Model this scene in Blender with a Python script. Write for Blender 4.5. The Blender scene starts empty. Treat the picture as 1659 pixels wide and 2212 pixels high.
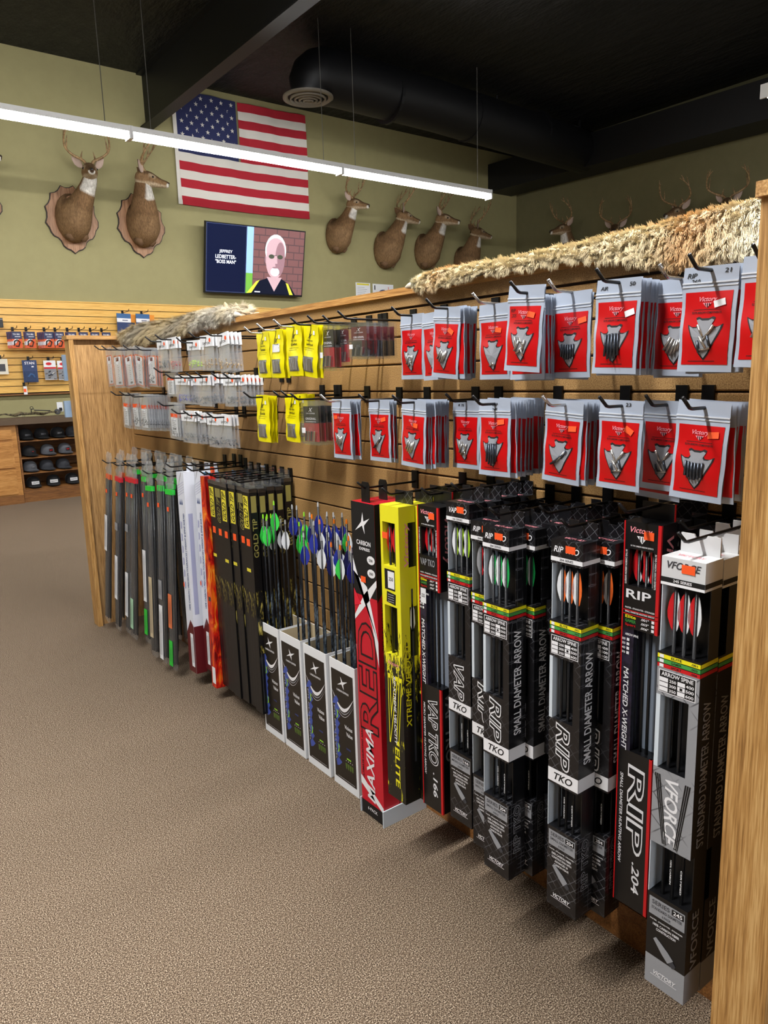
import bpy, math, random
import numpy as np
from mathutils import Vector, Matrix
random.seed(7); rng = np.random.default_rng(7)
S = bpy.context.scene
COL = S.collection
PI = math.pi
# ------------------------------------------------------------------ camera
def look(yaw, pitch, roll):
    f = Vector((math.sin(yaw)*math.cos(pitch), math.cos(yaw)*math.cos(pitch), -math.sin(pitch)))
    r = Vector((math.cos(yaw), -math.sin(yaw), 0)); u = r.cross(f)
    r2 = math.cos(roll)*r+math.sin(roll)*u; u2 = math.cos(roll)*u-math.sin(roll)*r
    return Matrix(((r2.x, u2.x, -f.x), (r2.y, u2.y, -f.y), (r2.z, u2.z, -f.z)))
cam = bpy.data.cameras.new('camera'); camo = bpy.data.objects.new('camera', cam); COL.objects.link(camo)
cam.sensor_fit = 'VERTICAL'; cam.sensor_height = 36; cam.lens = 1580.6*36/2212
cam.clip_start = .02; cam.clip_end = 100
camo.matrix_world = Matrix.Translation((0, 0, 1.38)) @ look(math.radians(37.167), math.radians(10.689), math.radians(-1.737)).to_4x4()
S.camera = camo
# ------------------------------------------------------------------ world and exposure
wd = bpy.data.worlds.new('world'); S.world = wd; wd.use_nodes = True
wd.node_tree.nodes['Background'].inputs[0].default_value = (1, .97, .92, 1)
wd.node_tree.nodes['Background'].inputs[1].default_value = .15
S.view_settings.view_transform = 'Standard'; S.view_settings.look = 'None'
S.view_settings.gamma = 1; S.view_settings.use_curve_mapping = False
S.view_settings.exposure = 0.0
LAMP_STRENGTH = 54.0      # single tube strip lamps of the far rows
AISLE_STRENGTH = 225.0    # brighter strip lamps over the near aisle
WINDOW_STRENGTH = 3.2     # daylight in the shop windows behind the viewer
try: S.cycles.use_denoising = True
except Exception: pass
S.cycles.max_bounces = 4; S.cycles.diffuse_bounces = 2; S.cycles.glossy_bounces = 2; S.cycles.transmission_bounces = 2; S.cycles.transparent_max_bounces = 10
S.cycles.use_adaptive_sampling = True; S.cycles.adaptive_threshold = .06
# ------------------------------------------------------------------ materials
MATS = {}
def lin(c):
    return tuple((x/255/12.92 if x/255 <= .04045 else ((x/255+.055)/1.055)**2.4) for x in c)
def mat(name, c, rough=.6, metal=0, alpha=1, emit=0, spec=.5, trans=0, coat=0):
    if name in MATS: return MATS[name]
    m = bpy.data.materials.new(name); m.use_nodes = True; MATS[name] = m
    b = m.node_tree.nodes['Principled BSDF']; i = b.inputs
    col = (*lin(c), 1)
    i['Base Color'].default_value = col; i['Roughness'].default_value = rough; i['Metallic'].default_value = metal
    i['Alpha'].default_value = alpha; i['Specular IOR Level'].default_value = spec
    i['Transmission Weight'].default_value = trans; i['Coat Weight'].default_value = coat
    if emit: i['Emission Color'].default_value = col; i['Emission Strength'].default_value = emit
    return m
def N(m, typ, **kw):
    n = m.node_tree.nodes.new(typ)
    for k, v in kw.items():
        if k in n.inputs: n.inputs[k].default_value = v
        else: setattr(n, k, v)
    return n
def L(m, a, b): m.node_tree.links.new(a, b)
def bsdf(m): return m.node_tree.nodes['Principled BSDF']
def ramp(m, fac, stops):
    r = N(m, 'ShaderNodeValToRGB'); e = r.color_ramp.elements
    e[0].position, e[0].color = stops[0][0], (*lin(stops[0][1]), 1)
    e[1].position, e[1].color = stops[-1][0], (*lin(stops[-1][1]), 1)
    for p, c in stops[1:-1]:
        q = e.new(p); q.color = (*lin(c), 1)
    L(m, fac, r.inputs[0]); return r
def coords(m, scale=(1, 1, 1), kind='Object', rot=(0, 0, 0)):
    t = N(m, 'ShaderNodeTexCoord'); mp = N(m, 'ShaderNodeMapping'); mp.inputs['Scale'].default_value = scale; mp.inputs['Rotation'].default_value = rot
    L(m, t.outputs[kind], mp.inputs[0]); return mp.outputs[0]
def noise(m, vec, scale, detail=4, rough=.6, dist=0):
    n = N(m, 'ShaderNodeTexNoise', Scale=scale, Detail=detail, Roughness=rough, Distortion=dist); L(m, vec, n.inputs['Vector']); return n.outputs[0]
def bump(m, h, strength, dist):
    b = N(m, 'ShaderNodeBump', Strength=strength, Distance=dist); L(m, h, b.inputs['Height']); L(m, b.outputs[0], bsdf(m).inputs['Normal'])
def speckle(name, stops, scale, sc=(1, 1, 1), rough=.7, bs=0, bd=.002, detail=4, kind='Object', spec=.4, dist=0):
    m = mat(name, (128, 128, 128), rough, spec=spec)
    f = noise(m, coords(m, sc, kind), scale, detail, .65, dist)
    r = ramp(m, f, stops); L(m, r.outputs[0], bsdf(m).inputs['Base Color'])
    if bs: bump(m, f, bs, bd)
    return m
def wood(name, dark, mid, light, axis='z', scale=9, rough=.55, knots=True):
    m = mat(name, mid, rough, spec=.4)
    st = {'x': (.035, 1, 1), 'y': (1, .035, 1), 'z': (1, 1, .035)}[axis]
    v = coords(m, st)
    f = noise(m, v, scale*3, 6, .7, .6); fine = noise(m, v, scale*40, 3, .6)
    mx = N(m, 'ShaderNodeMath', operation='MULTIPLY_ADD'); L(m, fine, mx.inputs[0]); mx.inputs[1].default_value = .58; 
    ad = N(m, 'ShaderNodeMath', operation='MULTIPLY'); L(m, f, ad.inputs[0]); ad.inputs[1].default_value = .44; L(m, ad.outputs[0], mx.inputs[2])
    r = ramp(m, mx.outputs[0], [(.38, dark), (.51, mid), (.63, light)])
    out = r.outputs[0]
    if knots:
        vo = N(m, 'ShaderNodeTexVoronoi', Scale=2.6); L(m, coords(m, {'x': (.5, 1.3, 1.3), 'y': (1.3, .5, 1.3), 'z': (1.3, 1.3, .5)}[axis]), vo.inputs['Vector'])
        k = ramp(m, vo.outputs['Distance'], [(.05, (70, 40, 18)), (.085, (255, 255, 255))])
        mu = N(m, 'ShaderNodeMixRGB', blend_type='MULTIPLY'); mu.inputs[0].default_value = .75; L(m, out, mu.inputs[1]); L(m, k.outputs[0], mu.inputs[2]); out = mu.outputs[0]
    L(m, out, bsdf(m).inputs['Base Color']); bump(m, mx.outputs[0], .45, .002)
    return m
M_carpet = speckle('carpet', [(.36, (38, 30, 24)), (.46, (92, 77, 62)), (.55, (140, 121, 101)), (.66, (222, 204, 180))], 330, bs=.6, bd=.003, rough=.95, detail=3, spec=.1)
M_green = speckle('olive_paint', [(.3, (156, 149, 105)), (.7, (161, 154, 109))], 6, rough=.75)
M_shadegreen = speckle('olive_paint_shaded', [(.3, (112, 108, 76)), (.7, (118, 113, 80))], 6, rough=.75)  # same olive paint, darkened in colour for the poorly lit end wall
M_ceil = speckle('black_insulation', [(.3, (11, 12, 13)), (.7, (26, 26, 25))], 2.2, sc=(1, .35, 1), rough=.6, bs=.8, bd=.12, detail=5)
M_black = mat('black_paint', (11, 12, 15), .55)
M_steel = mat('dark_steel', (30, 30, 32), .5)
M_hard = speckle('slat_hardboard', [(.28, (108, 78, 42)), (.45, (158, 120, 72)), (.6, (184, 146, 92)), (.78, (216, 180, 124))], 380, rough=.6, bs=.05, bd=.001, detail=3)
M_slot = mat('slot_shadow_board', (52, 34, 20), .8)
M_pinez = wood('pine_upright', (138, 96, 48), (186, 139, 78), (216, 174, 112), 'z', 7)
M_piney = wood('pine_cap', (160, 108, 52), (206, 152, 84), (226, 178, 110), 'y', 7)
M_pinex = wood('pine_end_cap', (146, 104, 54), (190, 142, 82), (214, 172, 112), 'x', 7)
M_cedar = wood('cedar_panel', (118, 84, 46), (176, 134, 82), (206, 164, 108), 'z', 8)
M_oakx = wood('oak_drawer', (150, 98, 44), (196, 138, 72), (216, 162, 96), 'x', 8, .4, False)
M_oakd = wood('oak_shelf', (96, 60, 28), (134, 88, 44), (160, 110, 60), 'x', 8, .5, False)
M_maple = wood('maple_slat', (214, 160, 78), (238, 188, 98), (246, 204, 120), 'x', 5, .35, False)
M_hookb = mat('black_hook', (14, 14, 15), .35, .3)
M_hookc = mat('chrome_hook', (190, 188, 186), .25, .9)
M_white = mat('white_card', (236, 238, 240), .55)
M_offw = mat('kraft_inside', (206, 188, 152), .8)
M_orange = mat('orange_sticker', (255, 92, 32), .6)
M_red = mat('red_print', (206, 24, 30), .4)
M_blk = mat('black_print', (14, 14, 16), .35)
M_ink = mat('black_ink', (10, 10, 12), .6)
M_wp = mat('white_print', (240, 240, 242), .5)
M_gray = mat('grey_print', (150, 152, 156), .5)
M_dgray = mat('dark_grey_print', (62, 63, 68), .45)
M_yel = mat('yellow_print', (242, 232, 30), .4)
M_grn = mat('green_print', (70, 158, 72), .5)
M_pink = mat('pink_print', (240, 150, 160), .5)
M_metal = mat('bright_insert', (205, 202, 196), .28, .9)
M_dmetal = mat('dark_insert', (80, 86, 96), .3, .8)
M_shaft = mat('carbon_shaft', (26, 27, 30), .32)
def plastic(name, tint, base, edge, rough, milk=0):
    m = mat(name, tint, rough); nt = m.node_tree; out = [n for n in nt.nodes if n.type == 'OUTPUT_MATERIAL'][0]
    tr = N(m, 'ShaderNodeBsdfTransparent'); b = bsdf(m); b.inputs['Specular IOR Level'].default_value = 1.0
    lw = N(m, 'ShaderNodeLayerWeight', Blend=.35); mr = N(m, 'ShaderNodeMapRange'); mr.inputs[3].default_value = base; mr.inputs[4].default_value = edge
    L(m, lw.outputs['Facing'], mr.inputs[0]); gl = N(m, 'ShaderNodeBsdfGlossy', Roughness=rough); gl.inputs['Color'].default_value = (*lin(tint), 1)
    m1 = N(m, 'ShaderNodeMixShader'); m1.inputs[0].default_value = milk; L(m, gl.outputs[0], m1.inputs[1]); L(m, b.outputs[0], m1.inputs[2])
    mx = N(m, 'ShaderNodeMixShader'); L(m, mr.outputs[0], mx.inputs[0]); L(m, tr.outputs[0], mx.inputs[1]); L(m, m1.outputs[0], mx.inputs[2]); L(m, mx.outputs[0], out.inputs['Surface'])
    return m
M_clear = plastic('clear_plastic', (232, 236, 242), .16, .6, .18, .55)
M_clear2 = plastic('clear_blister', (238, 240, 244), .05, .6, .06, .1)
M_sleeve = plastic('clear_sleeve', (222, 228, 236), .09, .5, .10, .22)
# ------------------------------------------------------------------ mesh helpers
class MB:
    def __init__(s): s.v = []; s.f = []; s.m = []
    def add(s, vs, fs, mi=0):
        o = len(s.v); s.v += [tuple(p) for p in vs]; s.f += [tuple(i+o for i in f) for f in fs]; s.m += [mi]*len(fs)
        return s
    def box(s, x0, x1, y0, y1, z0, z1, mi=0):
        return s.add([(x0, y0, z0), (x1, y0, z0), (x1, y1, z0), (x0, y1, z0), (x0, y0, z1), (x1, y0, z1), (x1, y1, z1), (x0, y1, z1)],
              [(0, 3, 2, 1), (4, 5, 6, 7), (0, 1, 5, 4), (1, 2, 6, 5), (2, 3, 7, 6), (3, 0, 4, 7)], mi)
    def poly(s, pts, mi=0): return s.add(pts, [tuple(range(len(pts)))], mi)
    def rect(s, x0, x1, z0, z1, y=0, mi=0): return s.poly([(x0, y, z0), (x1, y, z0), (x1, y, z1), (x0, y, z1)], mi)
    def rectr(s, y0, y1, z0, z1, x, mi=0): return s.poly([(x, y0, z0), (x, y1, z0), (x, y1, z1), (x, y0, z1)], mi)   # on a right-hand side, facing +x
    def prism(s, pts, y0, y1, mi=0):          # outline in (x,z), from y0 (front) to y1
        n = len(pts); v = [(x, y0, z) for x, z in pts]+[(x, y1, z) for x, z in pts]
        f = [tuple(range(n)), tuple(range(2*n-1, n-1, -1))]+[(i, i+n, (i+1) % n+n, (i+1) % n) for i in range(n)]
        return s.add(v, f, mi)
    def tube(s, path, r, n=6, mi=0, cap=True):
        P = [Vector(p) for p in path]; k = len(P); rs = r if isinstance(r, (list, tuple)) else [r]*k
        t0 = (P[1]-P[0]).normalized(); a = Vector((0, 0, 1)) if abs(t0.z) < .9 else Vector((1, 0, 0))
        u = t0.cross(a).normalized(); vs = []; fs = []
        for i in range(k):
            t = (P[min(i+1, k-1)]-P[max(i-1, 0)]).normalized()
            u = (u-t*u.dot(t)).normalized(); w = t.cross(u)
            for j in range(n):
                an = 2*PI*j/n; vs.append(P[i]+(u*math.cos(an)+w*math.sin(an))*rs[i])
        for i in range(k-1):
            for j in range(n): fs.append((i*n+j, i*n+(j+1) % n, (i+1)*n+(j+1) % n, (i+1)*n+j))
        if cap: fs += [tuple(range(n-1, -1, -1)), tuple(range((k-1)*n, k*n))]
        return s.add(vs, fs, mi)
    def lathe(s, prof, n=16, mi=0, c=(0, 0, 0)):   # prof: (r, z)
        vs = []; fs = []; k = len(prof)
        for r, z in prof:
            for j in range(n): vs.append((c[0]+r*math.cos(2*PI*j/n), c[1]+r*math.sin(2*PI*j/n), c[2]+z))
        for i in range(k-1):
            for j in range(n): fs.append((i*n+j, i*n+(j+1) % n, (i+1)*n+(j+1) % n, (i+1)*n+j))
        return s.add(vs, fs, mi)
    def xf(s, M, start=0):
        for i in range(start, len(s.v)): s.v[i] = tuple(M @ Vector(s.v[i]))
        return s
    def otext(s, body, x, z, w, h, y, mo, mi, shear=0, vert=0, side=False, th=.05):   # outlined lettering
        s.text(body, x, z, w, h, y, mo, shear, vert, side, th); return s.text(body, x, z, w, h, y-.0003 if not side else y+.0003, mi, shear, vert, side, .0)
    def text(s, body, x, z, w, h, y=0, mi=0, shear=0, vert=0, side=False, off=.018):
        """lettering fitted into w by h; vert=1 reads upwards, -1 downwards; side=True: on the +x side (x is then depth)"""
        vs, fs = glyphs(body)
        if not vs: return s
        gv, fs = glyphs(body, off)
        x0 = min(p[0] for p in vs); x1 = max(p[0] for p in vs); z0 = min(p[1] for p in vs); z1 = max(p[1] for p in vs)
        out = []
        L_, H_ = (h, w) if vert else (w, h)
        for a, b in gv:
            p = ((a-x0)/max(1e-6, x1-x0)-.5)*L_; q = ((b-z0)/max(1e-6, z1-z0)-.5)*H_; p += shear*q
            if vert == 1: p, q = -q, p
            elif vert == -1: p, q = q, -p
            out.append((y, x+p, z+q) if side else (x+p, y, z+q))
        return s.add(out, fs, mi)
    def build(s, name, mats, parent=None, loc=None, rot=None, smooth=False, label=None):
        me = bpy.data.meshes.new(name); me.from_pydata(s.v, [], s.f)
        if not isinstance(mats, (list, tuple)): mats = [mats]
        for m in mats: me.materials.append(m)
        if len(mats) > 1: me.polygons.foreach_set('material_index', s.m)
        if smooth: me.polygons.foreach_set('use_smooth', [True]*len(me.polygons))
        me.update()
        return link(name, me, parent, loc, rot, label)
def link(name, me, parent=None, loc=None, rot=None, label=None):
    o = bpy.data.objects.new(name, me); COL.objects.link(o)
    if parent is not None: o.parent = parent
    if loc is not None: o.location = loc
    if rot is not None: o.rotation_euler = rot
    if label: o['label'] = label
    return o
_GL = {}
def glyphs(body, off=.018):
    key = (body, off)
    if key in _GL: return _GL[key]
    cu = bpy.data.curves.new('lettering', 'FONT'); cu.body = body; cu.resolution_u = 3; cu.size = 1; cu.offset = off
    ob = bpy.data.objects.new('lettering', cu); me = ob.to_mesh()
    _GL[key] = ([(v.co.x, v.co.y) for v in me.vertices], [tuple(p.vertices) for p in me.polygons])
    ob.to_mesh_clear(); bpy.data.objects.remove(ob); bpy.data.curves.remove(cu)
    return _GL[key]
def tag(o, label, cat, group=None, kind=None):
    o['label'] = label; o['category'] = cat
    if group: o['group'] = group
    if kind: o['kind'] = kind
    return o
def struct(o, label=None):
    o['kind'] = 'structure'
    if label: o['label'] = label
    return o
def thing(name, label, cat, loc=(0, 0, 0), rot=(0, 0, 0), group=None):
    o = bpy.data.objects.new(name, None); COL.objects.link(o); o.empty_display_size = .05
    o.location = loc; o.rotation_euler = rot
    return tag(o, label, cat, group)
def copy_tree(o, parent=None):
    c = o.copy(); COL.objects.link(c); c.parent = parent
    for ch in KIDS.get(o.name, []) if False else [x for x in o.children]: copy_tree(ch, c)
    return c
class Proto:
    """first use places the original, later uses place copies that share its mesh data"""
    def __init__(s, make): s.make = make; s.o = None
    def put(s, loc, rot, label, group=None):
        if s.o is None: s.o = s.make(); o = s.o
        else: o = copy_tree(s.o)
        o.location = loc; o.rotation_euler = rot; o['label'] = label
        if group: o['group'] = group
        elif 'group' in o: del o['group']
        return o
WALLROT = -PI/2     # turns a front (-y) to face the aisle (-x)
ORD = ['first', 'second', 'third', 'fourth', 'fifth', 'sixth', 'seventh', 'eighth', 'ninth', 'tenth', 'eleventh', 'twelfth']
# ------------------------------------------------------------------ room
XR, YB, ZC, XL, YF = 10.9, 9.98, 5.25, -6.0, -6.5
def slab(name, x0, x1, y0, y1, z0, z1, m): return struct(MB().box(x0, x1, y0, y1, z0, z1).build(name, m))
slab('floor', XL, XR, YF, YB, -.1, 0, M_carpet)
slab('ceiling', XL, XR, YF, YB, ZC, ZC+.1, M_ceil)
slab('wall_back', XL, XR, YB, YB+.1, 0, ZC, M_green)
slab('wall_right', XR, XR+.1, YF, YB, 0, ZC, M_shadegreen)
M_unseenwall = wood('low_bounce_unseen_wall', (54, 40, 26), (76, 58, 40), (92, 72, 52), 'z', 4, .6, False)  # for the unseen walls, coloured dark to cut bounced fill light
slab('wall_left', XL-.1, XL, YF, YB, 0, ZC, M_unseenwall)
fw = MB()
for a, b, c, d in [(XL, -3.6, 0, ZC), (-3.6, -.8, 0, .7), (-3.6, -.8, 2.7, ZC), (-.8, .6, 0, ZC), (.6, 3.4, 0, .7), (.6, 3.4, 2.7, ZC), (3.4, XR, 0, ZC)]:
    fw.box(a, b, YF-.1, YF, c, d)
struct(fw.build('wall_front', M_unseenwall))
M_day = mat('daylight_pane', (222, 234, 255), .2, emit=WINDOW_STRENGTH)
for i, x0 in enumerate((-3.6, .6)):
    w = MB()
    for a, b, c, d in [(x0, x0+2.8, .7, .76), (x0, x0+2.8, 2.64, 2.7), (x0, x0+.06, .76, 2.64), (x0+2.74, x0+2.8, .76, 2.64), (x0+1.37, x0+1.43, .76, 2.64)]: w.box(a, b, YF-.1, YF+.02, c, d)
    wo = struct(w.build('window_%d' % (i+1), M_steel))
    for a, b in ((x0+.06, x0+1.37), (x0+1.43, x0+2.74)):
        MB().box(a, b, YF-.06, YF-.05, .76, 2.64).build('pane', M_day, wo)
# steel rafter along the aisle direction
bm = MB(); bm.box(3.872, 3.888, YF, YB, 4.62, ZC); bm.box(3.80, 3.96, YF, YB, 4.60, 4.62); bm.box(3.80, 3.96, YF, YB, ZC-.02, ZC)
struct(bm.build('beam', M_black), 'black steel rafter under the dark ceiling')
# long square duct along the end wall
d = MB(); x0, x1 = 10.15, 10.75
d.add([(x0, YF, 4.2), (x1, YF, 4.2), (x1, YB, 4.55), (x0, YB, 4.55), (x0, YF, 4.75), (x1, YF, 4.75), (x1, YB, 5.02), (x0, YB, 5.02)],
      [(0, 3, 2, 1), (4, 5, 6, 7), (0, 1, 5, 4), (1, 2, 6, 5), (2, 3, 7, 6), (3, 0, 4, 7)])
dk = d.build('wall_duct', M_black); tag(dk, 'long black square air duct running along the dark end wall', 'duct')
sb = MB()
for y in (-4, -1, 2, 5, 8): MB().box(x0+.05, x0+.08, y, y+.03, 4.6, ZC).build('hanger_strap', M_black, dk)
# round duct with elbow and ceiling diffuser
dt = thing('round_duct', 'round black ventilation duct with an elbow above the flag', 'duct', (5.12, 8.0, 4.62))
p = [(5.05, 0, .24)]
path = [(0, 0, .02)]+[(.36-.36*math.cos(a), 0, .06+.24*math.sin(a)) for a in np.linspace(0, PI/2, 6)]+[(2.0, 0, .28), (3.6, 0, .22), (5.2, 0, .16)]
MB().tube(path, [.2, .2, .25, .29, .31, .315, .315, .315, .315, .315], 24).build('duct_pipe', M_black, dt, smooth=True)
sm = MB()
for x in (1.2, 2.6, 4.0): MB().tube([(x, 0, .25), (x+.04, 0, .25)], .325, 24).build('duct_seam', M_black, dt)
M_diff = mat('diffuser_grey', (126, 120, 108), .5)
df = MB()
for r, z in ((.30, 0), (.215, -.012), (.165, -.018), (.115, -.024), (.065, -.03)):
    wd_ = .06 if r == .30 else .022
    df.lathe([(r-wd_, z+.012), (r-wd_*.6, z-.012), (r, z), (r, z+.02)], 32)
df.lathe([(.001, -.03), (.025, -.036), (.03, -.02)], 16)
dd = df.build('ceiling_diffuser', M_diff, dt, smooth=True); dd['label'] = 'round grey diffuser with concentric rings'
hw = MB()
for x in (1.5, 1.75, 3.2): MB().tube([(x, 0, .5), (x, 0, ZC-4.62)], .012, 6).build('hanger_rod', M_black, dt)
# ------------------------------------------------------------------ strip lamps
M_lens = mat('lamp_lens', (252, 251, 250), .3, emit=LAMP_STRENGTH)
M_lensb = mat('aisle_lamp_lens', (252, 251, 250), .3, emit=AISLE_STRENGTH)
M_hous = mat('lamp_housing', (225, 225, 222), .4)
M_wire = mat('hanging_wire', (120, 118, 112), .5, .6)
def mk_lamp(lens=None):
    lens = lens or M_lens
    t = thing('strip_lamp', '', 'lamp')
    h = MB(); h.prism([(-1.215, .0), (1.215, .0), (1.215, .05), (-1.215, .05)], -.06, .06); h.build('housing', M_hous, t)
    l = MB(); n = 8
    prof = [(.055*math.cos(a), -.06*math.sin(a)) for a in np.linspace(0, PI, n+1)]
    v = [(-1.2, y, z) for y, z in prof]+[(1.2, y, z) for y, z in prof]
    l.add(v, [(i, i+1, i+n+2, i+n+1) for i in range(n)]+[tuple(range(n, -1, -1)), tuple(range(n+1, 2*n+2))]); l.build('lens', lens, t)
    for s in (-1, 1):
        MB().box(1.2095*s-.0095, 1.2095*s+.0095, -.062, .062, -.064, .052).build('end_cap', M_hous, t)
        MB().tube([(s*1.0, 0, .05), (s*1.0, 0, ZC-3.72)], .004, 4).build('hanging_wire', M_wire, t)
    return t
LAMP = Proto(mk_lamp); LAMPB = Proto(lambda: mk_lamp(M_lensb))
lab7 = ['strip lamp at the end of the lit row beside the deer heads', 'strip lamp of the lit row crossing in front of the flag', 'strip lamp of the lit row above the two plaque deer',
        'strip lamp of the lit row at the far wall, fourth from its end', 'strip lamp of the lit row at the far wall, fifth from its end']
for i in range(5): LAMP.put((7.6-1.22-2.44*i, 7.45, 3.72), (0, 0, 0), lab7[i], 'row of strip lamps')
LAMP.put((8.16, 3.44, 3.72), (0, 0, 0), 'strip lamp glowing at the edge above the fox pelt', 'row of strip lamps')
for i in range(2): LAMPB.put((2.3-3.2*i, 1.45, 3.72), (0, 0, 0), 'strip lamp above the near aisle, %s from the end wall' % ORD[i], 'row of strip lamps over the aisle')
for i in range(3): LAMP.put((2.6-2.44*i, -4.4, 3.72), (0, 0, 0), 'added fill lamp near the shop windows, %s from the end wall' % ORD[i], 'row of added fill lamps by the windows')  # unseen row, added as fill for faces turned towards the windows
# ------------------------------------------------------------------ slatwall gondola
SLOT0, PITCH, XW = 1.325, .0813, 1.42
YA, YZ = .548, 4.235          # inner ends (near, far)
g = thing('slatwall_gondola', 'long brown slatwall gondola with pine end posts and cap', 'display stand', (XW, 2.4, 0))
def gl(x, y, z): return (x-XW, y-2.4, z)
def gbox(name, x0, x1, y0, y1, z0, z1, m, parent=g, label=None):
    b = MB().box(x0-XW, x1-XW, y0-2.4, y1-2.4, z0, z1); return b.build(name, m, parent, label=label)
gbox('backing_board', XW+.011, XW+.03, YA, YZ, .1, 1.605, M_slot)
gbox('rear_face', XW+.03, XW+.2, YA, YZ, 0, 1.6, M_hard)
gbox('base_board', 1.383, XW+.03, YA, YZ, 0, .10, M_oakd)
me_sl = None
for k in range(-3, 15):
    z1 = SLOT0-PITCH*k-.005; z0 = SLOT0-PITCH*(k+1)+.005
    if me_sl is None:
        o = MB().add(*(lambda y0, y1, b: ([(0, y0, 0), (.012, y0, 0), (.012, y1, 0), (0, y1, 0), (.004, y0, -.003), (.004, y1, -.003), (0, y0, b), (.012, y0, b), (.012, y1, b), (0, y1, b), (.004, y0, b+.003), (.004, y1, b+.003)],
            [(0, 3, 9, 6), (0, 4, 5, 3), (4, 1, 2, 5), (6, 9, 11, 10), (10, 11, 8, 7), (1, 7, 8, 2), (0, 6, 10, 7, 1, 4), (3, 5, 2, 8, 11, 9)]))(YA-2.4, YZ-2.4, PITCH-.01)).build('slat', M_hard, g, loc=(0, 0, z0)); me_sl = o.data
    else: link('slat', me_sl, g, (0, 0, z0))
gbox('slat', XW, XW+.012, YA, YZ, SLOT0+3*PITCH+.005, 1.606, M_hard)
gbox('cap', XW-.015, XW+.22, YA-.1, YZ+.05, 1.606, 1.627, M_piney)
for y0, y1, pn in ((.458, .548, .49), (4.203, 4.29, 4.235)):
    gbox('post', 1.108, 1.132, y0, y1, 0, 1.611, M_pinez)
    gbox('end_panel', 1.132, XW+.2, pn, pn+.04, .0, 1.611, M_cedar)
    gbox('end_cap', 1.098, XW+.2, y0-.004, y1+.004, 1.611, 1.632, M_pinex)

M_pblue = mat('pale_blue_card', (150, 176, 204), .4)
for z0, z1, x0, lab in ((1.395, 1.535, 1.098, 'upper pale blue card hung on the outer end of the gondola'), (1.195, 1.285, 1.082, 'lower pale blue card hung on the outer end of the gondola')):
    c = thing('end_card', lab, 'card', (1.2, 4.33, z0), (0, 0, 0)); MB().box(x0-1.2, .2, -.012, .012, 0, z1-z0).build('card', M_pblue, c); MB().box(-.01, .01, -.054, -.012, (z1-z0)*.8, (z1-z0)*.9).build('bracket', M_hookb, c)
# ------------------------------------------------------------------ hooks
def mk_hook(Ln, chrome):
    def f():
        t = thing('display_hook', '', 'hook'); m = M_hookc if chrome else M_hookb
        MB().box(-.013, .013, -.007, -.001, -.05, .004).build('bracket', M_hookb, t)
        MB().tube([(0, -.004, -.03), (0, -Ln+.03, -.028), (0, -Ln+.022, -.026), (0, -Ln, -.008)], .0033, 6).build('wire', m, t, smooth=True)
        return t
    return f
HOOKS = {}
def hook(x_tip, y, z_wire, label, chrome=False, group=None):
    Ln = round(XW-x_tip, 2)
    k = (Ln, chrome)
    if k not in HOOKS: HOOKS[k] = Proto(mk_hook(Ln, chrome))
    HOOKS[k].put((XW, y, z_wire+.029), (0, 0, WALLROT), label, group)
# ------------------------------------------------------------------ red pouches
PW, PH = .048, .172
def pb(x, z):
    t = -z/PH
    return .0075*max(0, 1-(x/PW)**2)*math.exp(-((t-.66)/.26)**2)+.0012*math.sin(z*90+x*40)
def warp(mb, start, off, fn=pb):
    for i in range(start, len(mb.v)):
        x, y, z = mb.v[i]; mb.v[i] = (x, -fn(x, z)-off+y, z)
def grid(mb, x0, x1, z0, z1, nx, nz, mi=0, flip=False):
    vs = [(x0+(x1-x0)*i/nx, 0, z0+(z1-z0)*j/nz) for j in range(nz+1) for i in range(nx+1)]
    fs = [(j*(nx+1)+i, j*(nx+1)+i+1, (j+1)*(nx+1)+i+1, (j+1)*(nx+1)+i) for j in range(nz) for i in range(nx)]
    if flip: fs = [f[::-1] for f in fs]
    mb.add(vs, fs, mi)
ARROWHEAD = [(0, -.5), (.14, -.36), (.27, -.14), (.38, .06), (.47, .24), (.5, .33), (.36, .27), (.24, .27), (.19, .34), (.21, .41), (.28, .47), (.2, .5), (.1, .46)]
ARROWHEAD = ARROWHEAD+[(-x, z) for x, z in ARROWHEAD[::-1] if x > 0]
M_bag = mat('pouch_film', (176, 186, 202), .2, spec=.7)
M_zip = mat('pouch_zip', (214, 220, 228), .3)
M_pred = mat('pouch_red', (200, 5, 10), .35)
M_win = mat('pouch_window', (150, 152, 158), .3)
def fan(mb, pts, cx, cz, w, h, mi=0):
    vs = [(cx, 0, cz)]+[(cx+x*w, 0, cz+z*h) for x, z in pts]; n = len(pts)
    mb.add(vs, [(0, 1+i, 1+(i+1) % n) for i in range(n)], mi)
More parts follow.
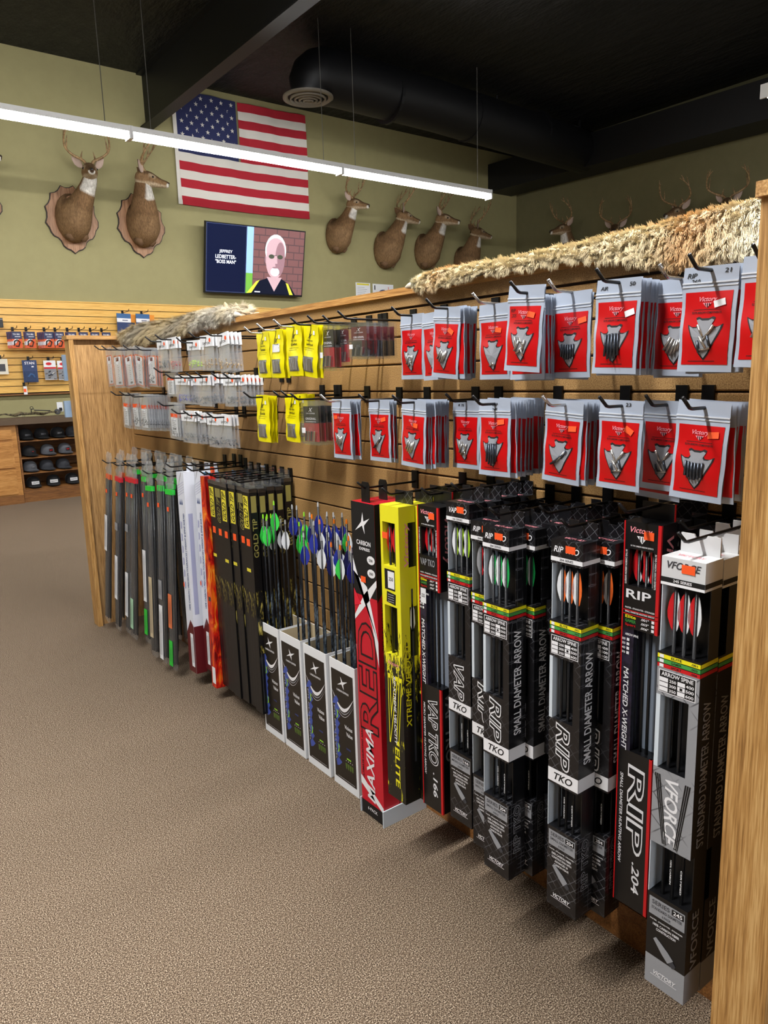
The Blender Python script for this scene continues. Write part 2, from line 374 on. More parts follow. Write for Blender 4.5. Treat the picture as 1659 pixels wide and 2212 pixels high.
PSETS = {   # metal pieces seen in the window: (x, z, angle, length, dark)
 'upright': [(-.017, -.108, 90, .026, 1), (-.011, -.11, 90, .028, 1), (-.005, -.112, 90, .03, 1), (.001, -.112, 90, .03, 1), (.007, -.111, 90, .028, 1), (.013, -.109, 90, .026, 1)],
 'jumble': [(-.008, -.112, 62, .024, 0), (.003, -.104, 130, .022, 0), (.01, -.11, 75, .02, 0), (-.002, -.122, 40, .018, 0), (.006, -.125, 110, .016, 0), (-.012, -.104, 100, .02, 0)],
 'fan': [(-.012, -.106, 60, .026, 0), (-.006, -.11, 64, .028, 0), (0, -.114, 68, .028, 0), (.006, -.112, 72, .026, 0), (.011, -.107, 75, .022, 0)],
 'low': [(-.004, -.13, 30, .012, 0), (.003, -.128, 140, .012, 0)],
 'darkfan': [(-.012, -.12, 35, .02, 1), (-.006, -.116, 40, .026, 1), (.0, -.112, 45, .03, 1), (.006, -.107, 50, .028, 0), (.012, -.102, 58, .02, 1)],
 'crossed': [(-.006, -.096, 118, .022, 0), (.008, -.1, 55, .03, 0), (.0, -.115, 125, .022, 0), (-.008, -.122, 100, .02, 1), (.004, -.126, 10, .018, 0), (.01, -.113, 110, .018, 1)],
 'long': [(-.014, -.112, 88, .04, 1), (-.007, -.114, 89, .046, 1), (0, -.115, 90, .05, 1), (.007, -.113, 91, .046, 1), (.013, -.11, 92, .04, 1)]}
def mk_pouch(pset, sticker, ink, full=True):
    def f():
        t = thing('component_pouch', '', 'pouch')
        b = MB(); grid(b, -PW, PW, -PH, 0, 6, 12); warp(b, 0, .0012); n = len(b.v)
        grid(b, -PW, PW, -PH, 0, 6, 12, flip=True)
        for i in range(n, len(b.v)): x, y, z = b.v[i]; b.v[i] = (x, .0012+.5*pb(x, z), z)
        b.build('bag', M_bag, t, smooth=True)
        r = MB(); ww = .041 if full else .0462; grid(r, -ww, ww, -.16, -.041, 6, 10); warp(r, 0, .002); rp = r.build('red_panel', M_pred, t, smooth=True)
        if not full: return t
        z = MB(); z.box(-PW, PW, -.0015, .0, -.0275, -.025); z.box(-PW, PW, -.0015, .0, -.033, -.031); warp(z, 0, .0012); z.build('zip_strip', M_zip, t)
        w = MB(); fan(w, ARROWHEAD, 0, -.117, .062, .072); warp(w, 0, .0026); w.build('window_outline', M_ink, t)
        w = MB(); fan(w, ARROWHEAD, 0, -.117, .055, .064); warp(w, 0, .0031); wn = w.build('window', M_win, t)
        for (x, zz, an, ln, dk) in PSETS[pset]:
            zz -= .008
            a = math.radians(an); dx, dz = math.cos(a)*ln/2, math.sin(a)*ln/2; y = -pb(x, zz)-.004
            MB().tube([(x-dx, y, zz-dz), (x+dx, y, zz+dz)], .0023, 6).build('insert', M_dmetal if dk else M_metal, wn, smooth=True)
        pr = MB(); pr.text('Victory', 0, -.054, .032, .01, mi=0, shear=.3)
        pr.poly([(-.008, 0, -.059), (.0, 0, -.067), (.008, 0, -.059)], 0); pr.rect(-.004, -.002, -.0645, -.0595, mi=1); pr.rect(-.0005, .0015, -.066, -.0595, mi=1); pr.rect(.003, .005, -.0635, -.0595, mi=1)
        pr.rect(-.024, .024, -.0702, -.0694, mi=1); pr.text('ELITE ARROW COMPONENTS', 0, -.0745, .052, .0036, mi=1); pr.rect(-.028, .02, -.1545, -.1535, mi=1)
        warp(pr, 0, .0030)
        pr.build('print', [M_pink, M_ink], rp)
        if sticker:
            s = MB(); x, zz, an, m = sticker; s.box(-.0095, .0095, -.0003, 0, -.0055, .0055)
            s.xf(Matrix.Translation((x, 0, zz)) @ Matrix.Rotation(math.radians(an), 4, 'Y')); warp(s, 0, .0036); s.build('price_sticker', M_orange if m == 'o' else M_white, t)
        if ink:
            s = MB()
            for body, x, zz, w_, h_ in ink: s.text(body, x, zz, w_, h_, shear=.2)
            warp(s, 0, .0021); s.build('handwriting', M_ink, t)
        return t
    return f
BACKP = Proto(mk_pouch('low', None, None, False))
def spot(Y, z, X): k = X/1.2; return (X, Y*k, 1.38+(z-1.38)*k)     # slide a measured place on the hook outwards or inwards
# name, Y, top z, X, tilt, pieces, sticker, ink, how many behind, step, label
RED = [
 ('r1a', 1.443, 1.523, 1.30, 0, 'jumble', None, None, 0, 0, 'narrow red pouch beside the blister packs in the top row'),
 ('r1b', 1.359, 1.522, 1.29, -2, 'low', None, None, 0, 0, 'red pouch half hidden behind a tilted red pouch in the top row'),
 ('r1c', 1.312, 1.530, 1.25, 5, 'fan', (.02, -.058, 30, 'o'), None, 6, .0085, 'tilted red pouch with silver inserts heading a thick stack, top row'),
 ('r1d', 1.162, 1.523, 1.27, 0, 'low', (.017, -.06, 8, 'o'), None, 0, 0, 'red pouch with a nearly empty window under the fox pelt'),
 ('r1e', 1.068, 1.552, 1.17, 4, 'jumble', (.02, -.058, 10, 'o'), [('RIP', -.03, -.05, .012, .007), ('.205', -.028, -.06, .014, .007)], 0, 0, 'red pouch hung highest and foremost in the top row'),
 ('r1e2', 1.066, 1.529, 1.215, 0, 'low', None, None, 4, .009, 'red pouch directly behind the highest hung red pouch'),
 ('r1f', 0.952, 1.527, 1.245, 0, 'upright', (.03, -.058, -12, 'o'), None, 1, .009, 'red pouch with copper upright inserts under the fox pelt'),
 ('r1g', 0.845, 1.539, 1.20, 2, 'long', (.03, -.062, -18, 'w'), [('AIR', -.03, -.016, .016, .007), ('50', .03, -.011, .012, .007)], 5, .0105, 'red pouch with number 50 inked on it, top row'),
 ('r1h', 0.722, 1.525, 1.26, 2, 'fan', None, [('3', .03, -.012, .006, .007)], 1, .01, 'red pouch half covered by the RIP .260 pouch'),
 ('r1i', 0.668, 1.539, 1.20, 2, 'crossed', (.022, -.06, -14, 'w'), [('RIP', -.032, -.014, .016, .008), ('.260', -.026, -.024, .017, .008), ('21', .03, -.009, .011, .007)], 2, .012, 'red pouch inked RIP .260 and 21 with white sticker'),
 ('r1j', 0.567, 1.544, 1.20, 2, 'fan', None, None, 1, .012, 'red pouch cut off by the near pine post, top row'),
 ('r2a', 1.772, 1.312, 1.20, 0, 'fan', (-.026, -.052, -6, 'o'), None, 3, .011, 'red pouch nearest the blister packs in the second row'),
 ('r2b', 1.589, 1.312, 1.24, 0, 'darkfan', (.022, -.054, -12, 'o'), None, 2, .011, 'red pouch with dark slanted inserts in the second row'),
 ('r2c', 1.442, 1.313, 1.20, 3, 'fan', (.012, -.064, 6, 'o'), None, 8, .0095, 'red pouch with champagne inserts heading a thick stack, second row'),
 ('r2d', 1.252, 1.313, 1.30, 0, 'jumble', None, [('R 75', -.018, -.012, .02, .006)], 1, .01, 'narrow red pouch squeezed between two thick stacks, second row'),
 ('r2e', 1.160, 1.317, 1.20, 0, 'long', (.022, -.05, -8, 'o'), [('VAP', 0, -.012, .018, .008), ('245', 0, -.023, .016, .008)], 9, .0125, 'red pouch inked VAP 245 in the second row'),
 ('r2f', 0.965, 1.317, 1.21, 4, 'darkfan', (.026, -.056, -4, 'o'), None, 5, .011, 'red pouch with grey slanted inserts, right of the VAP 245 stack'),
 ('r2g', 0.832, 1.318, 1.21, 2, 'crossed', (.022, -.056, 30, 'o'), [('23', .016, -.008, .012, .007)], 0, 0, 'red pouch inked 23 in the second row'),
 ('r2h', 0.739, 1.318, 1.27, 2, 'crossed', None, None, 1, .01, 'red pouch partly covered by the foremost second row pouch'),
 ('r2h2', 0.742, 1.300, 1.29, 3, 'low', None, None, 0, 0, 'low hanging red pouch behind the pouch inked 23'),
 ('r2i', 0.668, 1.318, 1.20, 3, 'upright', (.024, -.056, -6, 'o'), None, 5, .0115, 'large foremost red pouch in the second row by the pine post'),
]
for nm, Y, z, X, tl, ps, st, ink, nb, step, lab in RED:
    x, y, zz = spot(Y, z, X)
    Proto(mk_pouch(ps, st, ink)).put((x, y, zz), (math.radians(random.uniform(-1, 1)), math.radians(tl), WALLROT), lab, 'red component pouches')
    head = lab.replace('red pouch ', '', 1).split(' in the ')[0].split(',')[0]
    for i in range(nb):
        BACKP.put((x+step*(i+1), y+random.uniform(-.003, .003), zz-random.uniform(0, .004)), (math.radians(random.uniform(-2, 2)), math.radians(tl*.4+random.uniform(-2.5, 2.5)), WALLROT),
                  ('%s pouch behind the red pouch %s' % (ORD[i], head) if not head.startswith(('narrow', 'tilted', 'large', 'low')) else '%s pouch behind the %s' % (ORD[i], head)), 'red component pouches')
    if nm not in ('r1b', 'r1e2', 'r2h2'):
        hook(x-(.075 if nm != 'r1e' else .05), y, (1.531 if nm[1] == '1' else 1.306), 'hook holding the %s' % lab, nm in ('r1d', 'r1f', 'r1h', 'r2a', 'r2f'))
# ------------------------------------------------------------------ yellow pouches
M_yp = mat('yellow_pouch', (238, 226, 14), .3); M_ywin = mat('yellow_pouch_window', (128, 128, 122), .3)
def yb(x, z): t = -z/.155; return .009*max(0, 1-(x/.046)**2)*math.exp(-((t-.72)/.25)**2)+.0018*math.sin(z*110+x*60)
def mk_yel(words, white, full=True):
    def f():
        t = thing('yellow_pouch', '', 'pouch'); hw = .044
        b = MB(); grid(b, -hw, hw, -.155, 0, 6, 10); warp(b, 0, .001, yb); n = len(b.v); grid(b, -hw, hw, -.155, 0, 6, 10, flip=True)
        for i in range(n, len(b.v)): x, y, z = b.v[i]; b.v[i] = (x, .001+.5*yb(x, z), z)
        b.build('bag', M_yp, t, smooth=True)
        if not full: return t
        w = MB(); grid(w, -.026, .026, -.14, -.095, 3, 3); warp(w, 0, .002, yb); wn = w.build('window', M_ywin, t)
        for i in range(7):
            x = -.02+.0065*i; MB().tube([(x, -yb(x, -.12)-.003, -.136), (x+random.uniform(-.006, .006), -yb(x, -.11)-.003, -.1)], .0022, 5).build('insert', M_metal, wn)
        pr = MB(); pr.text('X', 0, -.035, .014, .014, shear=.5); pr.text('CARBON EXPRESS', 0, -.048, .036, .004); pr.text(words, 0, -.06, .04, .009); pr.rect(-.028, .028, -.0705, -.0698); pr.rect(-.028, .018, -.0765, -.0758)
        warp(pr, 0, .0022, yb); pr.build('print', M_ink, t)
        if white: s = MB().rect(-.024, .024, -.072, -.046); warp(s, 0, .003, yb); s.build('white_label', M_white, t)
        s = MB().rect(.014, .024, -.03, -.018); warp(s, 0, .003, yb); s.build('price_sticker', M_white, t)
        return t
    return f
YBACK = Proto(mk_yel('', False, False))
for Y, z, X, tl, wd_, wh, nb, lab in [
  (2.217, 1.528, 1.25, 0, 'Terminator', False, 1, 'yellow pouch at the far end of the top row of yellow pouches'),
  (2.127, 1.530, 1.22, 0, 'Terminator', True, 1, 'yellow pouch with a white label in the top row'),
  (2.015, 1.538, 1.19, 0, 'Light', False, 2, 'widest yellow pouch lettered Light in the top row'),
  (1.915, 1.532, 1.20, 8, 'Launchpad', False, 1, 'tilted yellow pouch beside the blister packs, top row'),
  (2.244, 1.321, 1.18, 1, 'Lock', False, 2, 'yellow pouch at the far end of the second row'),
  (2.048, 1.324, 1.24, 2, 'Launchpad', False, 0, 'yellow pouch with clear inserts in the second row'),
  (2.000, 1.326, 1.26, -3, 'Nock', False, 2, 'yellow pouch behind the red blister pack, second row')]:
    x, y, zz = spot(Y, z, X)
    Proto(mk_yel(wd_, wh)).put((x, y, zz), (0, math.radians(tl), WALLROT), lab, 'yellow component pouches')
    for i in range(nb): YBACK.put((x+.014*(i+1), y+random.uniform(-.006, .003), zz-.002), (0, math.radians(random.uniform(-4, 4)), WALLROT), '%s pouch behind the %s' % (ORD[i], lab.replace('yellow pouch at the far end of the top row of yellow pouches', 'far end yellow pouch, top row')), 'yellow component pouches')
    hook(x-.07, y, 1.529 if z > 1.4 else 1.315, 'hook holding the %s' % lab, tl == 0 and z > 1.4)
# ------------------------------------------------------------------ blister packs
M_maroon = mat('maroon_card', (96, 20, 26), .4); M_crim = mat('crimson_card', (206, 40, 56), .4)
def mk_blister(w, h, top, low, big, full=True):
    def f():
        t = thing('blister_pack', '', 'blister pack')
        sh = MB(); sh.box(-w/2, w/2, -.006, .003, -h, 0); sh.build('plastic_shell', M_clear2, t)
        bu = MB(); bu.prism([(-w*.42, -h*.95), (w*.42, -h*.95), (w*.42, -h*.5), (w*.3, -h*.44), (-w*.3, -h*.44), (-w*.42, -h*.5)], -.018, -.006); bu.build('bubble', M_clear2, t)
        c = MB(); c.box(-w*.42, w*.42, -.003, -.001, -h*.5, -h*.12); MB().box(-w*.42, w*.42, -.003, -.001, -h*.92, -h*.5).build('lower_card', low, t); cd = c.build('card', top, t)
        if full:
            pr = MB(); pr.text('X', 0, -h*.2, w*.2, h*.09, y=-.0034, shear=.5); pr.text('CARBON EXPRESS', 0, -h*.28, w*.5, h*.025, y=-.0034); pr.text('ORIGINAL', 0, -h*.4, w*.6, h*.05, y=-.0034); pr.rect(-w*.3, w*.3, -h*.475, -h*.46, -.0034); pr.build('print', M_wp, cd)
            MB().box(-w*.3, -w*.1, -.0185, -.018, -h*.72, -h*.6).build('price_sticker', M_white, t)
            for i in range(4):
                x = -w*.25+w*.16*i; MB().tube([(x, -.01, -h*.9), (x+.006, -.01, -h*.68)], .003, 5).build('arrow_point', M_metal if i % 2 else M_dmetal, t)
        return t
    return f
BP = [(1.823, 1.526, 1.22, .07, .135, M_blk, M_crim, 'red and black blister pack beside the tilted yellow pouch', 1),
      (1.747, 1.521, 1.26, .068, .12, M_maroon, M_crim, 'clear blister pack with a bowl shaped bubble, top row', 0),
      (1.669, 1.520, 1.22, .084, .10, M_maroon, M_blk, 'square black blister pack heading five alike in the top row', 4),
      (1.938, 1.305, 1.20, .1, .135, M_blk, M_crim, 'large red blister pack at the yellow pouches, second row', 2)]
for Y, z, X, w, h, a, b, lab, nb in BP:
    x, y, zz = spot(Y, z, X)
    Proto(mk_blister(w, h, a, b, True)).put((x, y, zz), (0, math.radians(random.uniform(-1, 1)), WALLROT), lab, 'blister packs')
    bp = Proto(mk_blister(w, h, a, b, True, False))
    for i in range(nb): bp.put((x+.024*(i+1), y, zz), (0, math.radians(random.uniform(-1, 1)), WALLROT), '%s pack behind the %s' % (ORD[i], lab), 'blister packs')
    hook(x-.07, y, 1.53 if z > 1.4 else 1.31, 'hook holding the %s' % lab)
# ------------------------------------------------------------------ clear bags at the far end
M_cor = mat('card_orange_edge', (226, 120, 70), .5); M_bluebit = mat('blue_nocks', (64, 70, 170), .4); M_redbit = mat('red_nocks', (190, 70, 70), .4)
M_grnbit = mat('green_nocks', (196, 240, 40), .4); M_gold = mat('brass_points', (210, 176, 120), .35, .6); M_greybit = mat('grey_points', (120, 124, 128), .35, .5)
def bagb(w, h):
    def f(x, z): t = -z/h; return .006*max(0, 1-(x/(w/2))**2)*math.exp(-((t-.75)/.25)**2)+.0022*math.sin(z*95+x*70)
    return f
def mk_bag(w, h, kind, bit=None, head='EASTON'):
    def f():
        t = thing('parts_bag', '', 'bag'); fn = bagb(w, h)
        b = MB(); grid(b, -w/2, w/2, -h, 0, 4, 8); warp(b, 0, .001, fn); n = len(b.v); grid(b, -w/2, w/2, -h, 0, 4, 8, flip=True)
        for i in range(n, len(b.v)): x, y, z = b.v[i]; b.v[i] = (x, .001+.6*fn(x, z), z)
        b.build('bag', M_clear, t, smooth=True)
        if kind == 'card':
            c = MB().box(-w*.4, w*.4, -.001, .001, -h*.96, -h*.2).build('card', M_cor, t)
            p = MB(); p.rect(-w*.34, w*.34, -h*.93, -h*.23, -.0015, 0); p.rect(-w*.12, w*.14, -h*.34, -h*.25, -.002, 1)
            for j in range(9): p.rect(-w*.02, w*(.05+.1*random.random()), -h*(.44+.045*j)-.002, -h*(.44+.045*j), -.002, 2)
            p.rect(-w*.05, w*.2, -h*.9, -h*.85, -.002, 2); p.build('print', [M_white, M_maroon, M_dgray], c)
        elif kind == 'barcode':
            c = MB().box(-w*.3, w*.3, -.002, -.001, -h*.92, -h*.4).build('card', M_white, t)
            p = MB(); p.rect(-w*.3, w*.3, -h*.4, -h*.3, -.0022, 1)
            for j in range(8): p.rect(-w*.2, w*(.0+.2*random.random()), -h*(.48+.05*j)-.002, -h*(.48+.05*j), -.0024, 0)
            p.build('print', [M_dgray, M_orange], c)
        else:
            c = MB().box(-w*.5, w*.5, -.003, .003, -h*.3, .004).build('header_card', M_white, t)
            p = MB(); p.text(head, 0, -h*.2, w*.55, h*.07, y=-.0034); p.build('print', M_ink, c)
            MB().lathe([(.0001, 0), (.008, 0)], 10).xf(Matrix.Translation((w*.28, -.0036, -h*.12)) @ Matrix.Rotation(PI/2, 4, 'X')).build('price_dot', M_orange, t)
        if bit is not None:
            q = MB()
            for j in range(14):
                x = random.uniform(-w*.34, w*.34); z = -h*(.9-.22*random.random()); a = random.uniform(0, PI)
                q.tube([(x-.006*math.cos(a), -random.uniform(0, .004), z-.004*math.sin(a)), (x+.006*math.cos(a), -random.uniform(0, .004), z+.004*math.sin(a))], .0024, 5)
            o = q.build('small_parts', bit, t); o['kind'] = 'stuff'
        return t
    return f
BAGS = [
 # Y, z, X, w, h, kind, bits, tilt, behind, hook z, label
 (3.843, 1.552, 1.24, .10, .20, 'card', None, -2, 0, 'clear bag with narrow orange edged card next to the cedar panel'),
 (3.719, 1.546, 1.20, .15, .195, 'card', None, -1, 1, 'clear bag with the widest orange edged card, far top corner'),
 (3.562, 1.539, 1.21, .13, .19, 'card', None, -4, 1, 'clear bag with orange edged card under the coyote pelt tail'),
 (3.406, 1.534, 1.22, .13, .185, 'card', None, 9, 2, 'clear bag with orange edged card hanging askew'),
 (3.251, 1.524, 1.24, .12, .175, 'card', M_greybit, 2, 2, 'clear bag with orange edged card before the headed bags'),
 (3.113, 1.548, 1.19, .108, .125, 'head', M_dgray, 1, 1, 'header card bag of black bits under the coyote pelt'),
 (3.000, 1.550, 1.19, .09, .135, 'head', M_redbit, -1, 1, 'header card bag of red nocks under the coyote pelt'),
 (3.051, 1.425, 1.22, .11, .115, 'barcode', None, 0, 1, 'clear bag with white barcode card beneath the red nocks'),
 (2.786, 1.527, 1.22, .12, .112, 'head', M_grnbit, 1, 1, 'header card bag of lime green nocks'),
 (2.659, 1.539, 1.19, .112, .125, 'head', M_gold, 0, 4, 'header card bag of brass points in the top row'),
 (2.520, 1.538, 1.19, .09, .132, 'head', M_gold, -6, 3, 'tilted header card bag of brass points in the top row'),
 (2.927, 1.393, 1.20, .135, .11, 'head', M_bluebit, 1, 2, 'header card bag of blue nocks in the middle row'),
 (2.809, 1.392, 1.22, .085, .112, 'head', M_greybit, 2, 1, 'narrow header card bag next to the blue nocks'),
 (2.714, 1.392, 1.19, .115, .115, 'head', M_greybit, 0, 1, 'header card bag in the middle of the middle row'),
 (2.626, 1.393, 1.21, .085, .105, 'head', M_greybit, -4, 4, 'header card bag heading a fanned stack in the middle row'),
 (2.488, 1.387, 1.20, .1, .108, 'head', M_greybit, 0, 1, 'header card bag lettered EAS-5401 in the middle row'),
 (2.395, 1.385, 1.22, .07, .104, 'head', M_greybit, -6, 4, 'tilted header card bag ending the middle row'),
 (3.648, 1.327, 1.22, .10, .175, 'barcode', None, 4, 1, 'clear bag with barcode strip hanging askew by the cedar panel'),
 (3.522, 1.327, 1.23, .11, .178, 'barcode', M_greybit, -1, 1, 'clear bag with maroon strip beside the cedar panel'),
 (3.401, 1.321, 1.20, .11, .168, 'barcode', M_dgray, 0, 8, 'clear bag heading a long stack of grey point bags'),
 (3.041, 1.286, 1.22, .12, .158, 'barcode', M_greybit, 3, 2, 'clear bag with barcode card above the lowest headed bags'),
 (2.891, 1.251, 1.20, .14, .128, 'head', M_greybit, 0, 2, 'widest header card bag in the lowest row'),
 (2.771, 1.246, 1.22, .085, .122, 'head', M_greybit, -3, 2, 'narrow header card bag in the lowest row'),
 (2.655, 1.243, 1.20, .105, .124, 'head', M_dgray, 0, 1, 'header card bag of dark points in the lowest row'),
 (2.550, 1.244, 1.20, .103, .12, 'head', M_greybit, 0, 2, 'header card bag ending the lowest row of bags')]
for Y, z, X, w, h, kind, bit, tl, nb, lab in BAGS:
    x, y, zz = spot(Y, z, X)
    pr = Proto(mk_bag(w, h, kind, bit, 'EAS-5401' if '5401' in lab else 'EASTON')); grp = 'small parts bags'
    for i in range(nb+1):
        pr.put((x+.013*i, y-(.006*i if tl < 0 else .001*i), zz-.001*i), (math.radians(random.uniform(-1, 1)), math.radians(tl+(random.uniform(-2, 2) if i else 0)), WALLROT),
               lab if i == 0 else '%s bag behind the %s' % (ORD[i-1], lab), grp)
    hook(x-.07, y, zz-.012 if kind != 'head' else zz-.006, 'hook holding the %s' % lab)
# ------------------------------------------------------------------ arrow cartons hanging on the near hooks
def carbonbox(name, base, line, sc=60):
    m = mat(name, base, .32, spec=.5)
    vo = N(m, 'ShaderNodeTexVoronoi', feature='DISTANCE_TO_EDGE', Scale=sc, Randomness=.12); L(m, coords(m, (1, 1, 1), 'Object', (0, .78, 0)), vo.inputs['Vector'])
    nz = noise(m, coords(m), 14, 2)
    r = ramp(m, vo.outputs['Distance'], [(.02, line), (.055, base)]); r2 = ramp(m, nz, [(.42, (0, 0, 0)), (.56, (255, 255, 255))])
    mx = N(m, 'ShaderNodeMixRGB'); L(m, r2.outputs[0], mx.inputs[0]); mx.inputs[1].default_value = (*lin(base), 1); L(m, r.outputs[0], mx.inputs[2]); L(m, mx.outputs[0], bsdf(m).inputs['Base Color'])
    return m
M_cbx = carbonbox('carton_carbon_hex', (20, 20, 23), (96, 97, 102))
M_sbx = carbonbox('carton_silver_hex', (150, 152, 156), (88, 90, 94), 34)
M_bx = mat('carton_black', (17, 17, 19), .3)
M_inner = mat('carton_inner_white', (214, 224, 232), .5)
M_vw = mat('vane_white', (232, 236, 240), .4); M_vg = mat('vane_green', (30, 168, 84), .4); M_vo = mat('vane_orange', (244, 112, 44), .4); M_vr = mat('vane_red', (206, 24, 34), .4)
M_vl = mat('vane_lime', (176, 222, 60), .4); M_vb = mat('vane_blue', (40, 54, 160), .4); M_vbg = mat('vane_bright_green', (64, 222, 84), .4); M_vd = mat('vane_navy', (26, 28, 92), .4)
BW, BD, BH = .08, .055, .845
VANE = [(0, 0), (.0035, .004), (.0105, .022), (.0115, .034), (.009, .05), (.004, .064), (0, .07)]
def arrow_part(t, x, y, z0, z1, vz, ml, mr, r=.0034):
    a = MB().tube([(x, y, z0), (x, y, z1)], r, 8).build('arrow', M_shaft, t, smooth=True)
    for s, m in ((-1, ml), (1, mr)):
        if m is None: continue
        v = MB(); v.prism([(x+s*(r+.0002+p*(.98 if s < 0 else .55)), vz+q) for p, q in VANE][::s], y-.0006, y+.0006); v.build('vane', m, a)
STY = {
 'rip': dict(head='RIP TKO', sub='204 SERIES', big='RIP', band='TKO', ser='204', dia='SMALL DIAMETER', side='SMALL DIAMETER ARROW', low='RIP TKO', top=M_cbx, topink=M_wp, mid=M_cbx, stripe=M_wp, body=M_cbx, foot=M_cbx, line=['100% CARBON FIBER', 'CONSTRUCTION WITH', 'ADVANCED 3K', 'CARBON WEAVE']),
 'vap': dict(head='VAP TKO', sub='166 SERIES', big='VAP', band='TKO', ser='166', dia='MICRO DIAMETER', side='MICRO DIAMETER ARROW', low='VAP TKO', top=M_cbx, topink=M_wp, mid=M_cbx, stripe=M_wp, body=M_bx, foot=M_cbx, line=['100% CARBON FIBER', 'CONSTRUCTION WITH', 'ADVANCED 3K', 'CARBON WEAVE']),
 'vforce': dict(head='VFORCE', sub='245 SERIES', big='VFORCE', band='', ser='245', dia='STANDARD DIAMETER', side='STANDARD DIAMETER ARROW', low='VFORCE', top=mat('carton_pale', (214, 215, 216), .4), topink=M_dgray, mid=M_sbx, stripe=M_bx, body=M_bx, foot=M_gray, line=['100% CARBON FIBER', 'CONSTRUCTION']),
}
def mk_tko(sty, vl, vr, front=True, sticker=True):
    q = STY[sty]
    def f():
        t = thing('arrow_carton', '', 'arrow box'); w = BW/2
        mats = [q['body'], q['top'], q['mid'] if sty != 'vforce' else M_bx, M_inner, M_bx, q['foot']]
        c = MB()
        c.box(-w, w, 0, BD, .0, .062, 5); c.box(-w, w, 0, BD, .062, .195, 0)
        c.box(-w, w, .046, BD, .195, .30, 4); c.box(-w, -w+.0015, 0, .046, .195, .30, 3); c.box(w-.0015, w, .014, .046, .195, .30, 4)
        c.box(-w, w, 0, BD, .30, .452, 2)
        c.box(-w, w, .046, BD, .452, .592, 4); c.box(-w, -w+.008, 0, .046, .452, .592, 3); c.box(.022, w, 0, .046, .452, .592, 2)
        c.box(-w, w, 0, BD, .592, .672, 2)
        c.box(-w, w, .046, BD, .672, .795, 4); c.box(-w, -w+.0015, .004, .046, .672, .795, 3); c.box(w-.0015, w, .022, .046, .672, .795, 2 if sty != 'vforce' else 2)
        c.box(-w, w, 0, BD, .795, BH, 1)
        cb = c.build('carton', mats, t)
        tb = MB(); tb.prism([(-.036, BH), (.036, BH), (.036, BH+.034), (.012, BH+.034), (.008, BH+.026), (-.008, BH+.026), (-.012, BH+.034), (-.036, BH+.034)], BD-.004, BD-.001); tb.build('hang_tab', q['top'], t)
        if front:
            for x in (-.017, .002, .021): arrow_part(t, x, .011, .18, .80, .712, vl, vr)
        p = MB(); e = -.0006; W_, K_, G_, Y_, N_, R_, D_, O_ = range(8)
        if front:
            p.text(q['head'], 0, .826 if sty != 'vforce' else .832, .062, .013, e, W_ if sty != 'vforce' else D_, .25)
            p.rect(-w, w, .800, .809, e, W_ if sty != 'vforce' else K_); p.text(q['sub'], 0, .8045, .034, .005, e-.0003, D_ if sty != 'vforce' else W_)
            if sty == 'vforce': p.rect(-w, w, .795, .800, e, W_)
            for z0, z1, m, s_, n_ in ((.661, .6685, Y_, 'ELITE', '.001'), (.6525, .6595, N_, 'GAMER', '.003'), (.644, .651, R_, 'SPORT', '.006')):
                p.rect(-w, w, z0, z1, e, m); p.text(s_, -.004, (z0+z1)/2, .02, .0045, e-.0003, K_); p.text(n_, .029, (z0+z1)/2, .012, .004, e-.0003, K_); p.rect(-.036, -.028, z0+.0005, z1-.0005, e-.0003, W_)
            p.rect(-.036, .034, .598, .64, e, W_); p.rect(-.0345, .0325, .5995, .6385, e-.0002, K_); p.text('ARROW SPINE', -.001, .633, .06, .0075, e-.0004, W_)
            for j, (a, b) in enumerate((('250', '400'), ('300', '500'), ('350', '600'))):
                z = .6225-.009*j; p.rect(-.034, -.018, z-.0038, z+.0038, e-.0004, W_); p.text(a, -.009, z, .013, .0055, e-.0004, W_); p.rect(0, .014, z-.0038, z+.0038, e-.0004, W_); p.text(b, .023, z, .015, .0055, e-.0004, W_)
            p.rect(.0045, .0095, .611, .616, e-.0006, K_)
            if sty == 'vforce':
                for a_, b_, c_, d_ in ((-w, w, .30, .452), (-w, w, .592, .644), (.022, w, .452, .592)): p.rect(a_, b_, c_, d_, e+.0003, 8)
                p.text('VFORCE', -.002, .376, .026, .13, e, W_, .3, vert=-1)
                for k_ in range(3): p.poly([(-.036+.004*k_, e, .44), (-.033+.004*k_, e, .44), (-.014+.003*k_, e, .305), (-.016+.003*k_, e, .305)], K_); p.poly([(.034-.004*k_, e, .44), (.031-.004*k_, e, .44), (.013-.003*k_, e, .305), (.015-.003*k_, e, .305)], K_)
            else:
                p.otext(q['big'], -.002, .392, .034, .094, e, W_, K_, .35, vert=-1)
                p.rect(-w, w, .305, .336, e, W_); p.text('TKO', 0, .3205, .05, .017, e-.0003, K_, .3)
            p.rect(-.036, .036, .150, .187, e, G_); p.text('SERIES', -.012, .178, .036, .009, e-.0003, D_); p.rect(.01, .034, .172, .184, e-.0002, K_); p.text(q['ser'], .022, .178, .018, .008, e-.0004, W_); p.text(q['dia'], 0, .166, .062, .006, e-.0003, D_); p.text('6 PACK', 0, .156, .018, .005, e-.0003, D_)
            p.text('FASTER . STRAIGHTER . STRONGER', 0, .141, .066, .0028, e, W_)
            for j, s_ in enumerate(q['line']): p.text(s_, .0, .132-.0085*j, .0028*len(s_)+.006, .0052, e, W_)
            i0 = len(p.v); p.prism([(-.03, -.004), (.0, -.008), (.016, -.008), (.016, .008), (.0, .008), (-.03, .004)], 0, .0004, G_); p.prism([(.016, -.006), (.026, -.005), (.028, 0), (.026, .005), (.016, .006)], 0, .0004, D_)
            p.xf(Matrix.Translation((.0, e-.0006, .083)) @ Matrix.Rotation(.75, 4, 'Y'), i0)
